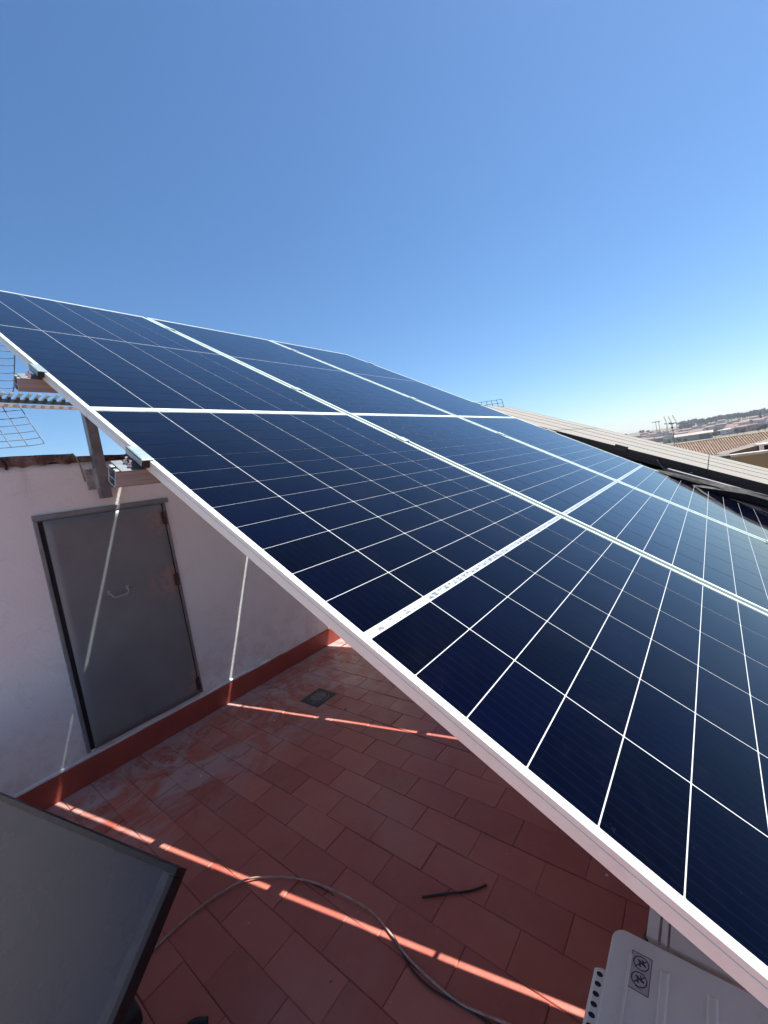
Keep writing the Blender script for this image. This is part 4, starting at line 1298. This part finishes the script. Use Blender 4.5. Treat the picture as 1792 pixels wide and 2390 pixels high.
# nearer dark lamp post with a bushy head
g = gx(1574, 170); tp = at_dist(1568, 988, 170)
r = empty('lamp_post', g, 'dark lamp post rising from the green strip in front of the cranes', 'lamp post')
MB().tube([(g.x, g.y, g.z - .5), tp], .13, 8, .09).build('pole', M['mast'], r)
sd = Vector((-(g.y - CAM.y), g.x - CAM.x, 0)).normalized()
m = MB(); m.bar(tp - sd * .9, tp + sd * .9, .14, .14)
for k in (-.8, -.3, .3, .8): m.box((-.14, -.17, -.10), (.14, .17, .16), Matrix.Translation(tp + sd * k - Vector((0, 0, .05 + .2 * (abs(k) < .5)))) @ Matrix.Rotation(.5, 4, 'Z'))
m.build('lamp_head', M['mast'], r)
MB().box((-.28, -.28, -.3), (.28, .28, .3), Matrix.Translation(tp - Vector((0, 0, 1.35)))).build('control_box', M['mast'], r, bevel=.05)

# ------------------------------------------------------------------ trees
def crown_mesh(name, w_, h_, z0, n, mat, leaf, seed, shape='round'):
    rnd = random.Random(seed); m = MB()
    clumps = []
    for _ in range(11 if shape != 'cypress' else 9):
        a_ = rnd.uniform(0, 6.283); rr = math.sqrt(rnd.random()) * (.62 if shape != 'cypress' else .25)
        clumps.append((Vector((math.cos(a_) * rr * w_ / 2, math.sin(a_) * rr * w_ / 2, z0 + h_ * rnd.uniform(.18, .85))), rnd.uniform(.2, .42)))
    for _ in range(n):
        c, cr = rnd.choice(clumps)
        d_ = Vector((rnd.gauss(0, 1), rnd.gauss(0, 1), rnd.gauss(0, 1))).normalized() * (rnd.random() ** .45)
        p = c + Vector((d_.x * cr * w_ * .62, d_.y * cr * w_ * .62, d_.z * cr * h_ * .6))
        ax = Vector((rnd.gauss(0, 1), rnd.gauss(0, 1), rnd.gauss(0, 1))).normalized(); s = ax.cross(Vector((0.3, .5, .8))).normalized(); u_ = ax.cross(s)
        L_ = leaf * rnd.uniform(.6, 1.4)
        m.add([p - s * L_, p - u_ * L_ * .6, p + s * L_, p + u_ * L_ * .6], [(0, 1, 2, 3)])
    me = bpy.data.meshes.new(name); me.from_pydata(m.v, [], m.f); me.materials.append(M[mat]); return me
crowns = [crown_mesh('crown', 11, 8, 2.2, 900, 'leaf_a', .55, 1), crown_mesh('crown', 9, 9, 2.0, 800, 'leaf_b', .55, 2), crown_mesh('crown', 12, 7, 3.0, 900, 'leaf_a', .6, 3)]
cyp = crown_mesh('crown', 5, 15, .5, 800, 'leaf_a', .5, 4, 'cypress')
def trunk_mesh(h_):
    m = MB().tube([(0, 0, -1), (.1, .05, h_ * .5), (.0, .1, h_)], .35, 7, .2)
    for k in range(4):
        c = k * 1.7; m.tube([(0, .05, h_ * .8), (1.6 * math.cos(c), 1.6 * math.sin(c), h_ + 1.5)], .14, 5, .06)
    me = bpy.data.meshes.new('trunk'); me.from_pydata(m.v, [], m.f); me.materials.append(M['bark']); return me
trunk = trunk_mesh(4.5)
def tree(px, dist, s, kind, label, group='trees behind the distant town'):
    g = gx(px, dist); r = empty('tree', g, label, 'tree', group)
    r.scale = (s, s, s); r.rotation_euler = (0, 0, random.uniform(0, 6.28))
    for nm, me in (('crown', cyp if kind == 'c' else crowns[kind]), ('trunk', trunk)):
        o = bpy.data.objects.new(nm, me); COL.objects.link(o); o.parent = r
random.seed(5)
n_ = 0
for k in range(60):
    px = 1590 + (1830 - 1590) * (k + random.uniform(-.4, .4)) / 60
    tree(px, random.uniform(1260, 1500), random.uniform(1.2, 2.0), random.choice((0, 1, 2)), 'dark green tree in the belt of trees on the skyline')
for px, dist, s in ((1497, 1250, 1.5), (1588, 1180, 1.5), (1602, 1190, 1.7), (1614, 1200, 1.6), (1440, 1250, 1.0), (1458, 1280, 1.1), (1512, 1300, 1.0)):
    tree(px, dist, s, random.choice((0, 1, 2)), 'single tree standing above the roofs of the distant town', 'single trees in the town')
tree(1776, 900, 1.35, 'c', 'tall narrow cypress above the town at the right edge', None)
tree(1752, 1000, 1.0, 2, 'broad tree beside the tall cypress', None)
for px, dist in ((1598, 560), (1582, 580), (1655, 600), (1668, 610), (1770, 620), (1785, 610), (1560, 600), (1735, 620), (1720, 640)):
    tree(px, dist, random.uniform(.5, .8), random.choice((0, 1, 2)), 'small bushy tree between the field and the town', 'bushy trees at the field edge')

# ------------------------------------------------------------------ haze
HZ = 3300
m = MB().box((CAM.x - HZ, CAM.y - HZ, -24), (CAM.x + HZ, CAM.y + HZ, 46))
hz = m.build('haze', M['wall'])
hm = bpy.data.materials.new('haze'); hm.use_nodes = True
ht = hm.node_tree
for n in list(ht.nodes):
    if n.type != 'OUTPUT_MATERIAL': ht.nodes.remove(n)
pv = ht.nodes.new('ShaderNodeVolumePrincipled')
pv.inputs['Color'].default_value = (0.82, 0.89, 1.0, 1)
pv.inputs['Density'].default_value = 0.00015
pv.inputs['Anisotropy'].default_value = 0.3
ht.links.new(pv.outputs[0], [n for n in ht.nodes if n.type == 'OUTPUT_MATERIAL'][0].inputs['Volume'])
hz.data.materials.clear(); hz.data.materials.append(hm)
tag(hz, kind='stuff')
